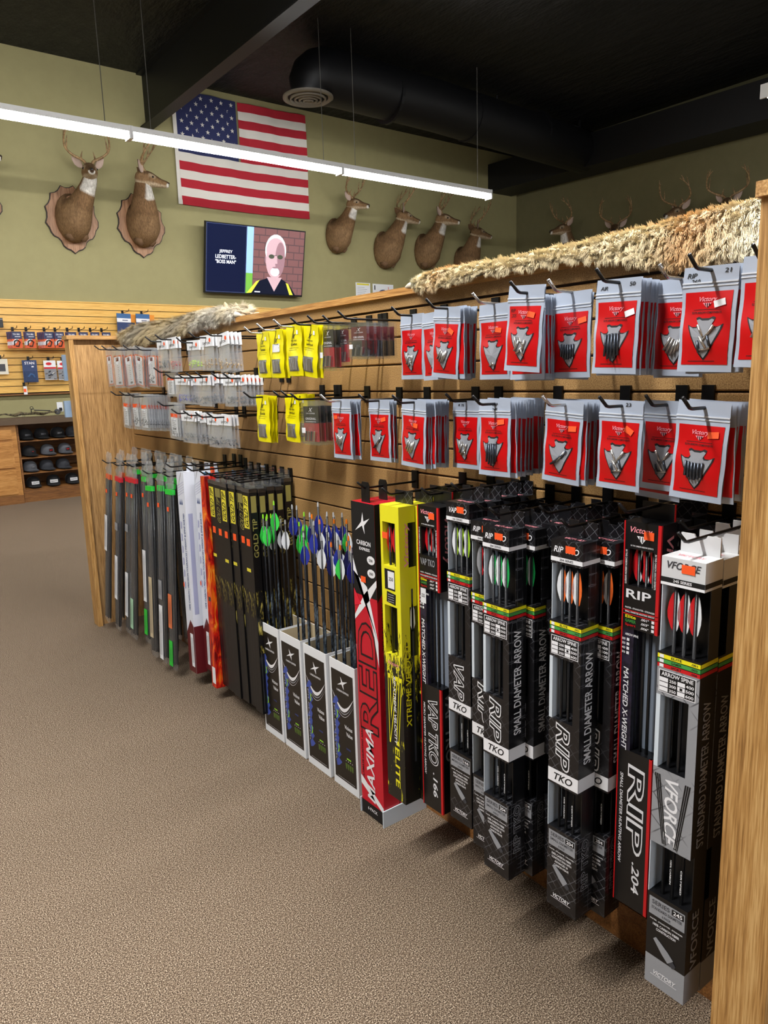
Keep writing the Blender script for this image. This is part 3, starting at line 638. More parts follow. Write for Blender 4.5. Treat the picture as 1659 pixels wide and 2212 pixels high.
            p.text('VICTORY', 0, .030, .046, .0095, e, W_ if sty != 'vforce' else W_, .3); p.rect(-.028, .026, .0225, .0235, e, W_)
            p.text('100% CARBON', -.001, .25, .003, .05, .0072, W_, vert=-1); p.text('CERTIFIED', .02, .24, .003, .05, .0072, W_, vert=-1)
        # the side towards the viewer
        sx = w+.0006; yc = BD/2
        p.text(q['side'], yc, .49 if sty != 'vforce' else .455, .024, .25 if sty == 'rip' else .28, sx, W_ if sty != 'vforce' else G_, vert=1, side=True)
        p.otext(q['low'], yc, .125, .022, .12, sx, G_, K_, vert=1, side=True) if sty != 'vforce' else p.text(q['low'], yc, .125, .022, .12, sx, G_, vert=1, side=True)
        for z0, z1, m in ((.661, .6685, Y_), (.6525, .6595, N_), (.644, .651, R_), (.800, .809, W_ if sty != 'vforce' else K_)): p.rectr(0, BD, z0, z1, sx, m)
        if q['band']: p.rectr(0, BD, .305, .336, sx, W_)
        p.text('VICTORY', 0, BD*.5, .05, .012, BH+.0006, R_) if False else None
        i0 = len(p.v); p.text('VICTORY', 0, 0, .05, .012, 0, 7); p.xf(Matrix.Translation((0, BD*.45, BH+.0006)) @ Matrix.Rotation(-PI/2, 4, 'X'), i0)
        p.build('print', [M_wp, M_ink, M_gray, M_yel, M_grn, M_red, M_dgray, M_pink, M_sbx], cb)
        if front and sticker: MB().box(-.002, .022, -.0014, -.0008, .821, .836).build('price_sticker', M_orange, t)
        return t
    return f
M_plum = speckle('plum_black_card', [(.4, (22, 20, 30)), (.6, (48, 42, 62))], 60, rough=.35)
def mk_redtrim(nm, num, dia):
    def f():
        t = thing('arrow_carton', '', 'arrow box'); w = BW/2; c = MB()
        c.box(-w, w, 0, BD, 0, .36, 0); c.box(-w, -.012, 0, BD, .36, .625, 1); c.box(-.012, w, .03, BD, .36, .625, 2); c.box(-w, w, 0, BD, .625, .715, 0)
        c.box(-w, w, .03, BD, .715, .79, 2); c.box(-w, -.028, 0, .03, .715, .79, 0); c.box(.026, w, 0, .03, .715, .79, 0); c.box(-w, w, 0, BD, .79, BH, 0)
        cb = c.build('carton', [M_bx, M_plum, mat('carton_grey_back', (128, 138, 152), .5)], t)
        tr = MB(); 
        for z0, z1 in ((0, .36), (.625, BH)): tr.box(w-.006, w+.0008, -.0008, .004, z0, z1)
        tr.box(-w-.0008, -w+.002, -.0008, .004, 0, BH)
        for z in (.655, .663): tr.box(-w, w, -.0008, -.0002, z-.001, z+.0005)
        tr.build('red_edging', M_red, t)
        tb = MB(); tb.prism([(-.036, BH), (.036, BH), (.036, BH+.034), (-.036, BH+.034)], BD-.004, BD-.001); tb.build('hang_tab', M_bx, t)
        tg = MB().box(.036, .0368, BD-.005, BD-.0005, BH, BH+.034).build('tab_edging', M_red, t)
        for x in (-.014, .003, .018): arrow_part(t, x, .014, .3, .79, .722, M_vr, M_vw)
        p = MB(); e = -.0009
        p.text('Victory', -.004, .828, .05, .015, e, 1, .3); p.poly([(-.012, e, .818), (0, e, .803), (.012, e, .818)], 0); p.rect(-.006, -.004, .809, .817, e-.0002, 2); p.rect(.0, .002, .806, .817, e-.0002, 2)
        p.text('IN THE CARBON ARROW EXPERTS', 0, .797, .05, .0032, e, 0); p.text('IN THE CARBON ARROW EXPERTS', -.034, .752, .004, .07, e, 0, vert=-1); p.text('IN THE CARBON ARROW EXPERTS', .031, .752, .004, .07, e, 0, vert=-1)
        p.text(nm, -.004, .698, .056, .018, e, 3 if nm != 'RIP' else 0); p.text('FASTER - STRAIGHTER - STRONGER', 0, .6685, .066, .0034, e, 0); p.text(dia+' HUNTING ARROW', 0, .66, .066, .0034, e, 0)
        for s_, z, m, v_ in (('Elite', .650, 4, '.001"'), ('GAMER', .641, 5, '.003"'), ('Sport', .632, 6, '.006"')):
            p.text(s_, -.02, z, .024, .0065, e, m); p.text(v_, .012, z, .018, .005, e, 0); p.rect(.027, .033, z-.003, z+.003, e, 0)
        p.text('ARROW SPINE', -.016, .612, .03, .005, e, 0)
        for j, s_ in enumerate(('300', '350', '400', '500')): p.text(s_, -.034, .601-.0095*j, .008, .005, e, 0); p.rect(-.027, -.021, .598-.0095*j, .604-.0095*j, e, 0)
        p.text('MATCHED X-WEIGHT', -.026, .45, .012, .18, e, 0, .2, vert=-1)
        p.otext(nm, .006, .23, .036, .19, e, 0, 2, .15, vert=-1); p.text(num, .012, .075, .018, .07, e, 0, .2, vert=-1); p.text(dia+' HUNTING ARROW', -.028, .2, .007, .21, e, 0, .2, vert=-1)
        p.text('Victory', BD/2, .76, .03, .13, w+.0010, 1, .3, vert=-1, side=True); p.text(nm, BD/2, .25, .03, .2, w+.001, 3, vert=-1, side=True)
        p.build('print', [M_wp, M_pink, M_ink, M_gray, M_yel, M_grn, M_red], cb)
        MB().box(.004, .026, -.0018, -.0012, .813, .829).build('price_sticker', M_orange, t)
        if nm != 'RIP': s = MB(); s.box(-.033, -.012, -.0016, -.001, .585, .625); s.text('225', -.0225, .606, .013, .009, -.002, 1); s.build('white_label', [M_white, M_dgray], t)
        return t
    return f
M_ybk = mat('camo_black_yellow', (240, 232, 40), .35)
_f = noise(M_ybk, coords(M_ybk, (1.6, 1.6, .35)), 45, 5, .75, .4); _tc = N(M_ybk, 'ShaderNodeTexCoord'); _sp = N(M_ybk, 'ShaderNodeSeparateXYZ'); L(M_ybk, _tc.outputs['Object'], _sp.inputs[0])
_mr = N(M_ybk, 'ShaderNodeMapRange'); _mr.inputs[1].default_value = .28; _mr.inputs[2].default_value = .62; _mr.inputs[3].default_value = -.2; _mr.inputs[4].default_value = .16; L(M_ybk, _sp.outputs[2], _mr.inputs[0])
_ad = N(M_ybk, 'ShaderNodeMath', operation='ADD'); L(M_ybk, _f, _ad.inputs[0]); L(M_ybk, _mr.outputs[0], _ad.inputs[1])
L(M_ybk, ramp(M_ybk, _ad.outputs[0], [(.42, (24, 24, 20)), (.455, (240, 232, 40))]).outputs[0], bsdf(M_ybk).inputs['Base Color'])
def mk_yellowbox(front):
    def f():
        t = thing('arrow_carton', '', 'arrow box'); w = BW/2; c = MB()
        c.box(-w, w, 0, BD, 0, .43, 0); c.box(-w, w, .03, BD, .43, .57, 1); c.box(-w, -.03, 0, .03, .43, .57, 0); c.box(.024, w, 0, .03, .43, .57, 0); c.box(-w, w, 0, BD, .57, .68, 0)
        c.box(-w, w, .03, BD, .68, .80, 1); c.box(-w, -.03, 0, .03, .68, .80, 0); c.box(.024, w, 0, .03, .68, .80, 0); c.box(-w, w, 0, BD, .80, BH, 0)
        cb = c.build('carton', [M_ybk, M_bx], t)
        tb = MB(); tb.prism([(-.036, BH), (.036, BH), (.036, BH+.034), (-.036, BH+.034)], BD-.004, BD-.001); tb.build('hang_tab', M_cbx, t)
        p = MB(); e = -.0006
        if front:
            for x in (-.016, .008): arrow_part(t, x, .014, .42, .80, .715, M_vr, M_vr)
            p.rect(-.026, .018, .615, .672, e, 1); p.rect(-.012, .016, .62, .667, e-.0003, 0); p.text('250', .002, .646, .018, .01, e-.0006, 1)
            p.prism([(-.02, .58), (.018, .576), (.02, .606), (-.018, .61)], e, 0, 1)
            for j in range(4): p.text('lighter faster flatter', 0, .602-.0065*j, .026, .003, e-.0004, 0)
            p.text('Victory', .0, .405, .05, .014, e, 3, .3); p.otext('V1', -.004, .27, .058, .19, e, 2, 1, .1); p.text('RIP XTREME VELOCITY', .004, .27, .011, .2, e-.0006, 0, .2, vert=-1); p.text('ELITE', .008, .1, .02, .12, e, 2, .1, vert=-1)
        sx = w+.0006
        p.rectr(.012, BD-.012, .02, .30, sx, 1) if False else None
        p.text('XTREME VELOCITY', BD*.35, .36, .018, .26, sx, 2, .15, vert=1, side=True); p.text('Victory', BD*.45, .74, .02, .12, sx, 3, .3, vert=1, side=True)
        p.rectr(.036, .042, .12, .62, sx, 4); p.add([(sx, .03, .52), (sx, .039, .50), (sx, .048, .52), (sx, .046, .56), (sx, .039, .58), (sx, .032, .56)], [(0, 1, 2, 3, 4, 5)], 0)
        p.build('print', [M_wp, M_ink, M_yel, M_pink, M_dgray], cb)
        if front: MB().box(-.03, -.008, -.0016, -.001, .755, .772).build('price_sticker', M_orange, t)
        return t
    return f
TKO = {}
def tko(sty, vl, vr, front=True): 
    k = (sty, vl.name, vr.name, front)
    if k not in TKO: TKO[k] = Proto(mk_tko(sty, vl, vr, front))
    return TKO[k]
YBX = [Proto(mk_yellowbox(True)), Proto(mk_yellowbox(False))]; RT = {'VAP TKO': Proto(mk_redtrim('VAP TKO', '.166', 'MICRO DIAMETER')), 'RIP': Proto(mk_redtrim('RIP', '.204', 'SMALL DIAMETER'))}
# Y, X front, bottom z, maker, back maker, sideways shift of those behind, how many behind, label
CART = [
 (.647, 1.120, .213, tko('vforce', M_vr, M_vw), tko('vforce', M_vr, M_vw, True), -.0, 3, 'white topped VFORCE arrow carton with red vanes by the near post'),
 (.804, 1.240, .235, RT['RIP'], tko('rip', M_vw, M_vo, False), 0, 2, 'black and red edged RIP .204 arrow carton'),
 (.923, 1.160, .192, tko('rip', M_vw, M_vo), tko('rip', M_vw, M_vo), -.032, 3, 'RIP TKO arrow carton with orange vanes'),
 (1.101, 1.140, .195, tko('rip', M_vw, M_vg), tko('rip', M_vw, M_vg), -.022, 3, 'RIP TKO arrow carton with green vanes'),
 (1.182, 1.182, .192, tko('rip', M_gray, M_vr), tko('rip', M_gray, M_vr, False), 0, 2, 'RIP TKO arrow carton half hidden behind the green vaned one'),
 (1.265, 1.180, .227, tko('vap', M_vw, M_vl), tko('vap', M_vw, M_vl, False), 0, 3, 'VAP TKO arrow carton with lime vanes'),
 (1.386, 1.190, .202, RT['VAP TKO'], tko('vap', M_vw, M_vl, False), 0, 3, 'black VAP TKO arrow carton with red edges'),
 (1.496, 1.150, .195, YBX[0], YBX[1], -.012, 3, 'bright yellow and black XTREME VELOCITY arrow carton'),
]
for Y, X, zb, a, b, sh, nb, lab in CART:
    a.put((X, Y, zb), (0, 0, WALLROT), lab, 'arrow cartons on hooks')
    for i in range(nb):
        xx = X+.0585*(i+1)
        if xx+BD > 1.415: continue
        b.put((xx, Y+sh*(1 if i == 0 else .5), zb-.004*((i+1) % 2)), (0, 0, WALLROT+math.radians(random.uniform(-1.5, 1.5))), '%s carton behind the %s' % (ORD[i], lab), 'arrow cartons on hooks')
    hook(X-.02 if X < 1.2 else X-.08, Y, zb+BH+.028, 'hook holding the %s' % lab)
# extra hooks with cartons seen only from above, between the front ones
for j, (Y, X) in enumerate(((1.012, 1.235), (.726, 1.30))):
    for i in range(3):
        if X+.0585*i+BD < 1.415: tko('rip', M_vw, M_vo, False).put((X+.0585*i, Y, .2), (0, 0, WALLROT), '%s carton of the recessed row %s' % (ORD[i], ('between the orange and green vaned cartons', 'between the VFORCE and RIP .204 cartons')[j]), 'arrow cartons on hooks')
    hook(X-.06, Y, 1.075, 'display hook of the recessed cartons %s' % ('between the orange and green vaned cartons', 'between the VFORCE and RIP .204 cartons')[j])
# tall red carton standing on the floor
rx = thing('tall_arrow_carton', 'tall red black and white MAXIMA RED arrow carton standing on carpet', 'arrow box', (1.215, 1.706, .002), (0, 0, WALLROT))
w, D, H = .0575, .06, 1.012
c = MB(); c.box(-w, w, 0, D, 0, H, 0)
cb = c.build('carton', [mat('maxima_red', (206, 20, 44), .35)], rx)
p = MB(); e = -.0006
p.rect(-w, w, .73, H, e, 1); p.poly([(-w, e-.0003, .80), (-w, e-.0003, .84), (.03, e-.0003, .64), (w, e-.0003, .52), (w, e-.0003, .60), (.01, e-.0003, .76)], 0)
p.poly([(-w, e-.0003, .66), (-.005, e-.0003, .735), (w, e-.0003, .79), (w, e-.0003, .77), (.02, e-.0003, .72), (-w, e-.0003, .645)], 0)
p.poly([(-w, e-.0004, .745), (-.022, e-.0004, .70), (-w, e-.0004, .69)], 2)
p.poly([(-.04, e-.0005, .925), (-.008, e-.0005, .955), (.0, e-.0005, .985), (.004, e-.0005, .957), (.034, e-.0005, .97), (.006, e-.0005, .945), (.008, e-.0005, .92), (-.004, e-.0005, .944)], 0)
p.text('CARBON', 0, .892, .07, .014, e-.0005, 0); p.text('EXPRESS', .004, .874, .052, .009, e-.0005, 0)
for z in (.845, .805): p.prism([(.034+.019*math.cos(a), z+.013*math.sin(a)) for a in np.linspace(0, 2*PI, 14)[:-1]], e-.0008, e, 0); p.text('350' if z < .83 else '250', .034, z, .018, .008, e-.0012, 1)
p.otext('RED', -.002, .47, .09, .35, e-.0005, 1, 3, 0, vert=1, th=.035)
p.text('MAXIMA', -.004, .185, .04, .25, e-.0008, 0, .25, vert=1); p.text('THE ULTIMATE HUNTING ARROW', -.044, .2, .009, .22, e-.0005, 1, 0, vert=1)
p.poly([(-w, e-.0006, .10), (-w, e-.0006, .13), (w, e-.0006, .06), (w, e-.0006, .04)], 0); p.rect(-w, w, 0, .045, e-.0004, 1); p.text('6 PACK', .0, .026, .05, .011, e-.0008, 0)
sx = w+.0006; p.rectr(0, D, .86, H, sx, 1); p.poly([(sx, 0, .72), (sx, D, .8), (sx, D, .86), (sx, 0, .86)], 1)
for z in (.52, .45, .38, .31): p.rectr(.012, .042, z, z+.05, sx, 2); p.rectr(.018, .03, z+.008, z+.042, sx+.0003, 1)
p.text('FOUR TIMES THE ACCURACY', .02, .62, .012, .2, sx, 1, 0, vert=1, side=True); p.rectr(0, D, 0, .03, sx, 0)
p.build('print', [M_wp, M_ink, mat('maxima_bright', (228, 30, 56), .35), mat('maxima_deep', (190, 14, 36), .35)], cb)
MB().box(-.018, .006, -.0022, -.0014, .772, .79).build('price_sticker', M_orange, rx)
for i in range(3):
    MB().prism([(-.02, H), (.02, H), (.02, H+.05), (.014, H+.06), (-.014, H+.06), (-.02, H+.05)], .012+.0, .014).build('hang_tab', M_bx, rx) if i == 0 else None
for i in range(1):
    t = thing('tall_arrow_carton', '%s red arrow carton behind the tall MAXIMA RED carton' % ORD[i], 'arrow box', (1.215+.064*(i+1), 1.706, .002), (0, 0, WALLROT), 'tall red cartons')
    MB().box(-w, w, 0, D, 0, H).build('carton', mat('maxima_red', (206, 20, 44), .35), t); MB().prism([(-.02, H), (.02, H), (.02, H+.05), (.014, H+.06), (-.014, H+.06), (-.02, H+.05)], .012, .014).build('hang_tab', M_bx, t)
    MB().rectr(0, D, .86, H, w+.0006).build('print', M_ink, t)
rx['group'] = 'tall red cartons'
hook(1.2, 1.706, 1.055, 'display hook above the tall MAXIMA RED carton')
tr = MB(); x0, x1 = -.062, .0605
tr.box(x0, -.0585, -.0, .17, 0, .05); tr.box(.0585, x1+.002, -.002, .172, 0, .055); tr.box(-.0585, .0585, .166, .172, 0, .05)
to = tr.build('carton_tray', M_inner, None, (1.21, 1.706, .0), (0, 0, WALLROT)); tag(to, 'low white tray around the foot of the tall red carton', 'tray')
# ------------------------------------------------------------------ white display cartons with loose arrows
def mk_disp():
    t = thing('display_carton', '', 'display carton'); w, D, H, k = .0735, .135, .455, .0025
    b = MB(); b.box(-w, w, 0, k, 0, H, 0); b.box(-w, w, D-k, D, 0, H, 0); b.box(-w, -w+k, k, D-k, 0, H, 0); b.box(w-k, w, k, D-k, 0, H, 0); b.box(-w, w, k, D-k, 0, k, 0)
    for q in ((-w+k, w-k, k+.0003), (-w+k, w-k, D-k-.0003)): b.rect(q[0], q[1], k, H-.001, q[2], 1)
    for x in (-w+k+.0003, w-k-.0003): b.rectr(k, D-k, k, H-.001, x, 1)
    cb = b.build('carton', [M_white, M_offw], t)
    p = MB(); e = -.0005; p.rect(-w+.009, w-.012, .028, H-.034, e, 0)
    def arc(z, dz, th, mi): 
        pts = [(-w+.009+(2*w-.021)*s, z-dz*math.sin(PI*s)) for s in np.linspace(0, 1, 13)]
        for a, c_ in zip(pts[:-1], pts[1:]): p.poly([(a[0], e-.0003, a[1]-th*math.sin(PI*(a[0]+w-.009)/(2*w-.021))-.0004), (c_[0], e-.0003, c_[1]-th*math.sin(PI*(c_[0]+w-.009)/(2*w-.021))-.0004), (c_[0], e-.0003, c_[1]), (a[0], e-.0003, a[1])], mi)
    arc(.345, .05, .013, 1); arc(.33, .053, .004, 2); arc(.32, .055, .001, 1)
    p.poly([(-.03, e-.0003, .37), (-.006, e-.0003, .385), (-.01, e-.0003, .405), (.002, e-.0003, .388), (.03, e-.0003, .396), (.006, e-.0003, .38), (.008, e-.0003, .362), (-.004, e-.0003, .378)], 1); p.text('CARBON EXPRESS', 0, .353, .07, .007, e-.0003, 1)
    for i in range(9):
        z = .07+.028*i; p.prism([(-.05+.016*math.sin(i*1.3), z), (-.036, z+.006), (-.026+.006*math.cos(i), z+.022), (-.04, z+.034), (-.054, z+.02)], e-.0004, e, 3)
    for z in (.245, .12): p.prism([(-.044, z), (-.034, z+.008), (-.032, z+.028), (-.04, z+.036), (-.037, z+.018)], e-.0007, e, 4)
    p.text('PILEDRIVER', -.052, .19, .008, .2, e-.0007, 2, vert=-1); p.text('Vicious', .026, .232, .044, .014, e-.0003, 1); p.text('Value', .03, .208, .036, .014, e-.0003, 1)
    p.text('EXPRESS', .022, .155, .024, .005, e-.0003, 3); p.rect(.01, .034, .116, .121, e-.0003, 4)
    for i in range(4): p.rect(.004+.012*i, .007+.012*i, .108, .111, e-.0003, 1); p.prism([(.003+.012*i, .08), (.009+.012*i, .08), (.011+.012*i, .1), (.001+.012*i, .1)], e-.0004, e, 5)
    p.rect(-.05, .05, .034, .0348, e-.0003, 1); p.build('print', [mat('carton_brown_black', (30, 26, 22), .35), M_wp, M_gray, mat('print_blue', (66, 86, 170), .4), mat('print_lime', (150, 214, 50), .4), mat('print_olive', (84, 110, 40), .4)], cb)
    return t
DISP = Proto(mk_disp)
CY = (2.389, 2.2295, 2.064, 1.895)
for i, y in enumerate(CY): DISP.put((1.243, y, .001), (0, 0, WALLROT), 'white open display carton of loose arrows, %s from the tall red carton' % ('nearest', 'second', 'third', 'farthest')[3-i], 'white display cartons')
M_nclr = mat('nock_clear', (200, 204, 206), .15, alpha=.75); M_nor = mat('nock_orange', (238, 122, 22), .3); M_nlg = mat('nock_lime', (150, 230, 50), .3)
M_camo = speckle('camo_shaft', [(.44, (18, 19, 21)), (.52, (40, 52, 66)), (.6, (96, 110, 120)), (.66, (22, 26, 24))], 90, sc=(1, 1, .5), rough=.35)
def mk_larrow(nock, ca, cb_):
    def f():
        t = thing('loose_arrow', '', 'arrow'); Ln = .84
        sh = MB().tube([(0, 0, 0), (0, 0, .30), (0, 0, .55), (0, 0, Ln-.016)], .0038, 8); sh.m = [0 if i < 8 else (1 if i < 16 else 0) for i in range(len(sh.f))]
        sh.build('shaft', [M_shaft, M_camo], t, smooth=True)
        MB().tube([(0, 0, Ln-.016), (0, 0, Ln-.006), (0, 0, Ln)], [.0036, .0032, .002], 6).build('nock', nock, t)
        for j, m in enumerate((ca, cb_, M_vw)):
            v = MB(); v.prism([(.0040+p*1.3, Ln-.115+q) for p, q in VANE], -.0006, .0006); v.xf(Matrix.Rotation(PI/2+2*PI*j/3+.5, 4, 'Z')); v.build('vane', m, t)
        return t
    return f
LA = [Proto(mk_larrow(M_nclr, M_vb, M_vb)), Proto(mk_larrow(M_nlg, M_vbg, M_vbg)), Proto(mk_larrow(M_nor, M_vd, M_vw)), Proto(mk_larrow(M_nclr, M_vw, M_vw)), Proto(mk_larrow(M_nor, M_vbg, M_vw))]
KN = ['blue vaned', 'bright green vaned', 'navy vaned', 'white vaned', 'green and white vaned']; NK = ['clear', 'lime', 'orange', 'clear', 'orange']
ncount = {}
def larrow(kind, x, y, dz, tx, ty, ci):
    key = (kind, ci); n = ncount[key] = ncount.get(key, 0)+1
    LA[kind].put((x, y, .066+dz), (tx, ty, 1.06+random.uniform(-.45, .45)), '%s loose arrow, %s of its kind in the %s display carton' % (KN[kind], ORD[n-1], ('farthest', 'third', 'second', 'nearest')[ci]), 'loose arrows in the display cartons')
for i, (dx, dy, k, dz) in enumerate([(.03, .05, 1, -.03), (.045, .035, 1, -.03), (.035, .02, 1, -.035), (.06, .03, 1, -.03), (.05, -.005, 1, .025), (.085, .01, 3, -.05), (.07, .05, 3, -.06), (.09, -.02, 3, -.05)]): larrow(k, 1.243+dx, CY[0]+dy, dz, .0, -.015, 0)
for i, (dx, dy, k, dz) in enumerate([(.07, .055, 0, .02), (.085, .05, 0, .015), (.05, -.02, 1, -.03), (.08, -.01, 1, .0), (.05, -.055, 1, -.04)]): larrow(k, 1.243+dx, CY[1]+dy, dz, 0, -.01, 1)
for ci, n_, kinds in ((2, 16, [0, 0, 3, 0, 2]), (3, 20, [2, 3, 4, 2, 0, 2])):
    cells = [(a, b) for b in range(5) for a in range(4)]
    for i in range(n_):
        a, b = cells[i]; larrow(kinds[i % len(kinds)], 1.243+.018+.031*a+(.012 if b % 2 else 0), CY[ci]+.056-.028*b, (.05 if (ci, i) == (2, 5) else random.choice((-.055, -.03, -.005, .012))), 0, (.015, -.012)[ci-2], ci)
# ------------------------------------------------------------------ arrow bundles in clear sleeves at the far end
M_scale = speckle('scale_camo_shaft', [(.42, (20, 21, 24)), (.5, (52, 54, 60)), (.58, (24, 25, 28))], 140, rough=.35, detail=1)
def mk_bundle(bandm, nshaft, shm, lab_spec, tips):
    def f():
        t = thing('arrow_bundle', '', 'arrow bundle'); w = .046
        pts = []
        s = MB(); n = 8; zs = [.0, .02, .2, .5, .8, .86, .91]; ws = [.8, 1, 1.02, 1, 1, .98, .85]; ds = [.004, .012, .013, .012, .011, .006, .002]
        vs = []; fs = []
        for z, a, d_ in zip(zs, ws, ds):
            for j in range(n): an = 2*PI*j/n; vs.append((w*a*math.cos(an)+.002*math.sin(z*23), d_*math.sin(an), z))
        for i in range(len(zs)-1):
            for j in range(n): fs.append((i*n+j, i*n+(j+1) % n, (i+1)*n+(j+1) % n, (i+1)*n+j))
        s.add(vs, fs); s.build('sleeve', M_sleeve, t, smooth=True)
        nshaft_ = nshaft+2
        for i in range(nshaft_):
            x = -.034+.068*i/(nshaft_-1); y = .004*(-1)**i
            MB().tube([(x, y, .03), (x, y, .82)], .0044, 6).build('shaft', shm, t, smooth=True)
            if tips: MB().tube([(x, y, .82), (x, y, .845)], .0040, 6).build('nock', bandm, t)
        if not tips: MB().box(-.038, .038, -.0095, .0095, .822, .845).build('nock_band', bandm, t)
        for (z0, z1, m, words) in lab_spec:
            l = MB(); l.box(-.022, .02, -.0142, -.0136, z0, z1, 0)
            for j in range(5): l.rect(-.016+.006*j, -.0145+.006*j, z0+.02, z1-.02-.01*(j % 3), -.0145, 1)
            l.build('paper_label', [m, M_dgray], t)
        fl_ = MB(); grid(fl_, -.04, .04, .85, .965, 6, 5)
        for i_, (x, y, z) in enumerate(fl_.v): fl_.v[i_] = (x*(1-.5*(z-.85)), .006*math.sin(x*130+z*90)+.004*math.sin(z*170), z)
        fl_.build('hang_flap', M_clear, t, smooth=True)
        MB().box(-.011, .011, -.0128, -.0122, .745, .765).build('price_sticker', M_orange, t)
        return t
    return f
M_bor = mat('band_orange', (240, 96, 34), .4); M_bre = mat('band_red', (214, 30, 48), .4); M_bgr = mat('band_green', (40, 206, 60), .4); M_aqua = mat('aqua_label', (150, 190, 206), .5); M_ylab = mat('yellow_label', (226, 214, 40), .5); M_mint = mat('mint_label', (170, 214, 178), .5)
BN = [ # Y, X, bottom z, tilt, band, shafts, label strips, label
 (4.035, 1.20, .05, 5, M_bor, 5, M_shaft, [(.42, .62, M_white, '')], True, 'arrow bundle with orange nocks against the cedar panel'),
 (3.975, 1.25, .06, 4, M_bor, 5, M_shaft, [(.08, .25, M_aqua, '')], True, 'arrow bundle behind the orange nocked one by the cedar panel'),
 (3.865, 1.20, .05, 4, M_bre, 6, M_scale, [(.18, .42, M_white, ''), (.56, .6, M_gray, '')], False, 'scale patterned arrow bundle with a red band'),
 (3.765, 1.22, .055, 3, M_bre, 5, M_scale, [(.10, .34, M_white, ''), (.56, .6, M_gray, '')], False, 'scale patterned arrow bundle beside the red banded one'),
 (3.665, 1.21, .06, 2, M_bre, 5, M_shaft, [(.06, .22, M_mint, '')], False, 'plain black arrow bundle with a small red band'),
 (3.565, 1.23, .075, -2, M_bgr, 5, M_shaft, [(.22, .48, M_white, ''), (.05, .18, M_bgr, '')], True, 'arrow bundle with the tallest green nocks'),
 (3.475, 1.22, .04, -3, M_bgr, 5, M_shaft, [(.10, .40, M_offw, '')], False, 'arrow bundle with a low green band and kraft label'),
 (3.385, 1.29, .05, -2, M_bgr, 5, M_shaft, [(.12, .30, M_white, '')], False, 'arrow bundle between two green banded bundles'),
 (3.305, 1.21, .06, -2, M_bgr, 5, M_shaft, [(.02, .28, M_white, ''), (.31, .40, M_gray, '')], True, 'arrow bundle with a big white card at its foot'),
 (3.215, 1.22, .05, -2, M_bgr, 5, M_shaft, [(.02, .14, M_bgr, ''), (.2, .36, M_cor, '')], False, 'arrow bundle with bright green and orange papers'),
 (3.135, 1.31, .06, 0, M_bgr, 6, M_shaft, [], False, 'dark arrow bundle next to the white carton'),
]
for Y, X, zb, tl, bm_, ns, shm, ls, tips, lab in BN:
    Proto(mk_bundle(bm_, ns, shm, ls, tips)).put((X-.065, Y+.88*math.sin(math.radians(tl)), zb), (math.radians(-4.3), math.radians(tl), WALLROT), lab, 'sleeved arrow bundles')
    hook(X-.03, Y-.0, zb+.90, 'hook holding the %s' % lab)
for i, (Y, X) in enumerate([(3.92, 1.31), (3.81, 1.32), (3.71, 1.31), (3.61, 1.32), (3.51, 1.31), (3.41, 1.32), (3.31, 1.31), (3.21, 1.32)]):
    if i == 0: BKB = Proto(mk_bundle(M_bgr, 5, M_shaft, [], False))
    BKB.put((X, Y, .07), (0, 0, WALLROT), 'recessed black arrow bundle near the wall, %s from the cedar panel' % ORD[i], 'recessed arrow bundles')
# ------------------------------------------------------------------ white, blue and flame cartons
M_flame = mat('flame_print', (214, 40, 20), .35)
_n = noise(M_flame, coords(M_flame, (1, 1, .35)), 22, 4, .6, 1.2); L(M_flame, ramp(M_flame, _n, [(.36, (120, 8, 8)), (.48, (214, 30, 16)), (.58, (246, 120, 22)), (.66, (252, 214, 80))]).outputs[0], bsdf(M_flame).inputs['Base Color'])
M_pale = mat('pale_carton', (226, 230, 240), .4); M_lilac = mat('lilac_print', (170, 174, 206), .45); M_navyp = mat('navy_print', (40, 70, 130), .5); M_skyp = mat('sky_print', (84, 160, 206), .45)
def slim(name_lab, Y, X, zb, wid, H, m, draw, tilt, foot=None):
    t = thing('slim_arrow_carton', name_lab, 'arrow box', (X, Y, zb), (math.radians(-1.5), math.radians(tilt), WALLROT), 'slim arrow cartons'); w = wid/2
    cb = MB().box(-w, w, 0, .05, 0, H).build('carton', m, t); p = MB(); draw(p, w, H); p.build('print', [M_navyp, M_lilac, M_maroon, M_white, M_orange, M_skyp, M_dgray, M_gray], cb)
    tb = MB(); tb.box(-w*.8, w*.8, .045, .048, H, H+.035); tb.build('hang_tab', m, t); hook(X-.05, Y, zb+H+.028, 'hook holding the %s' % name_lab)
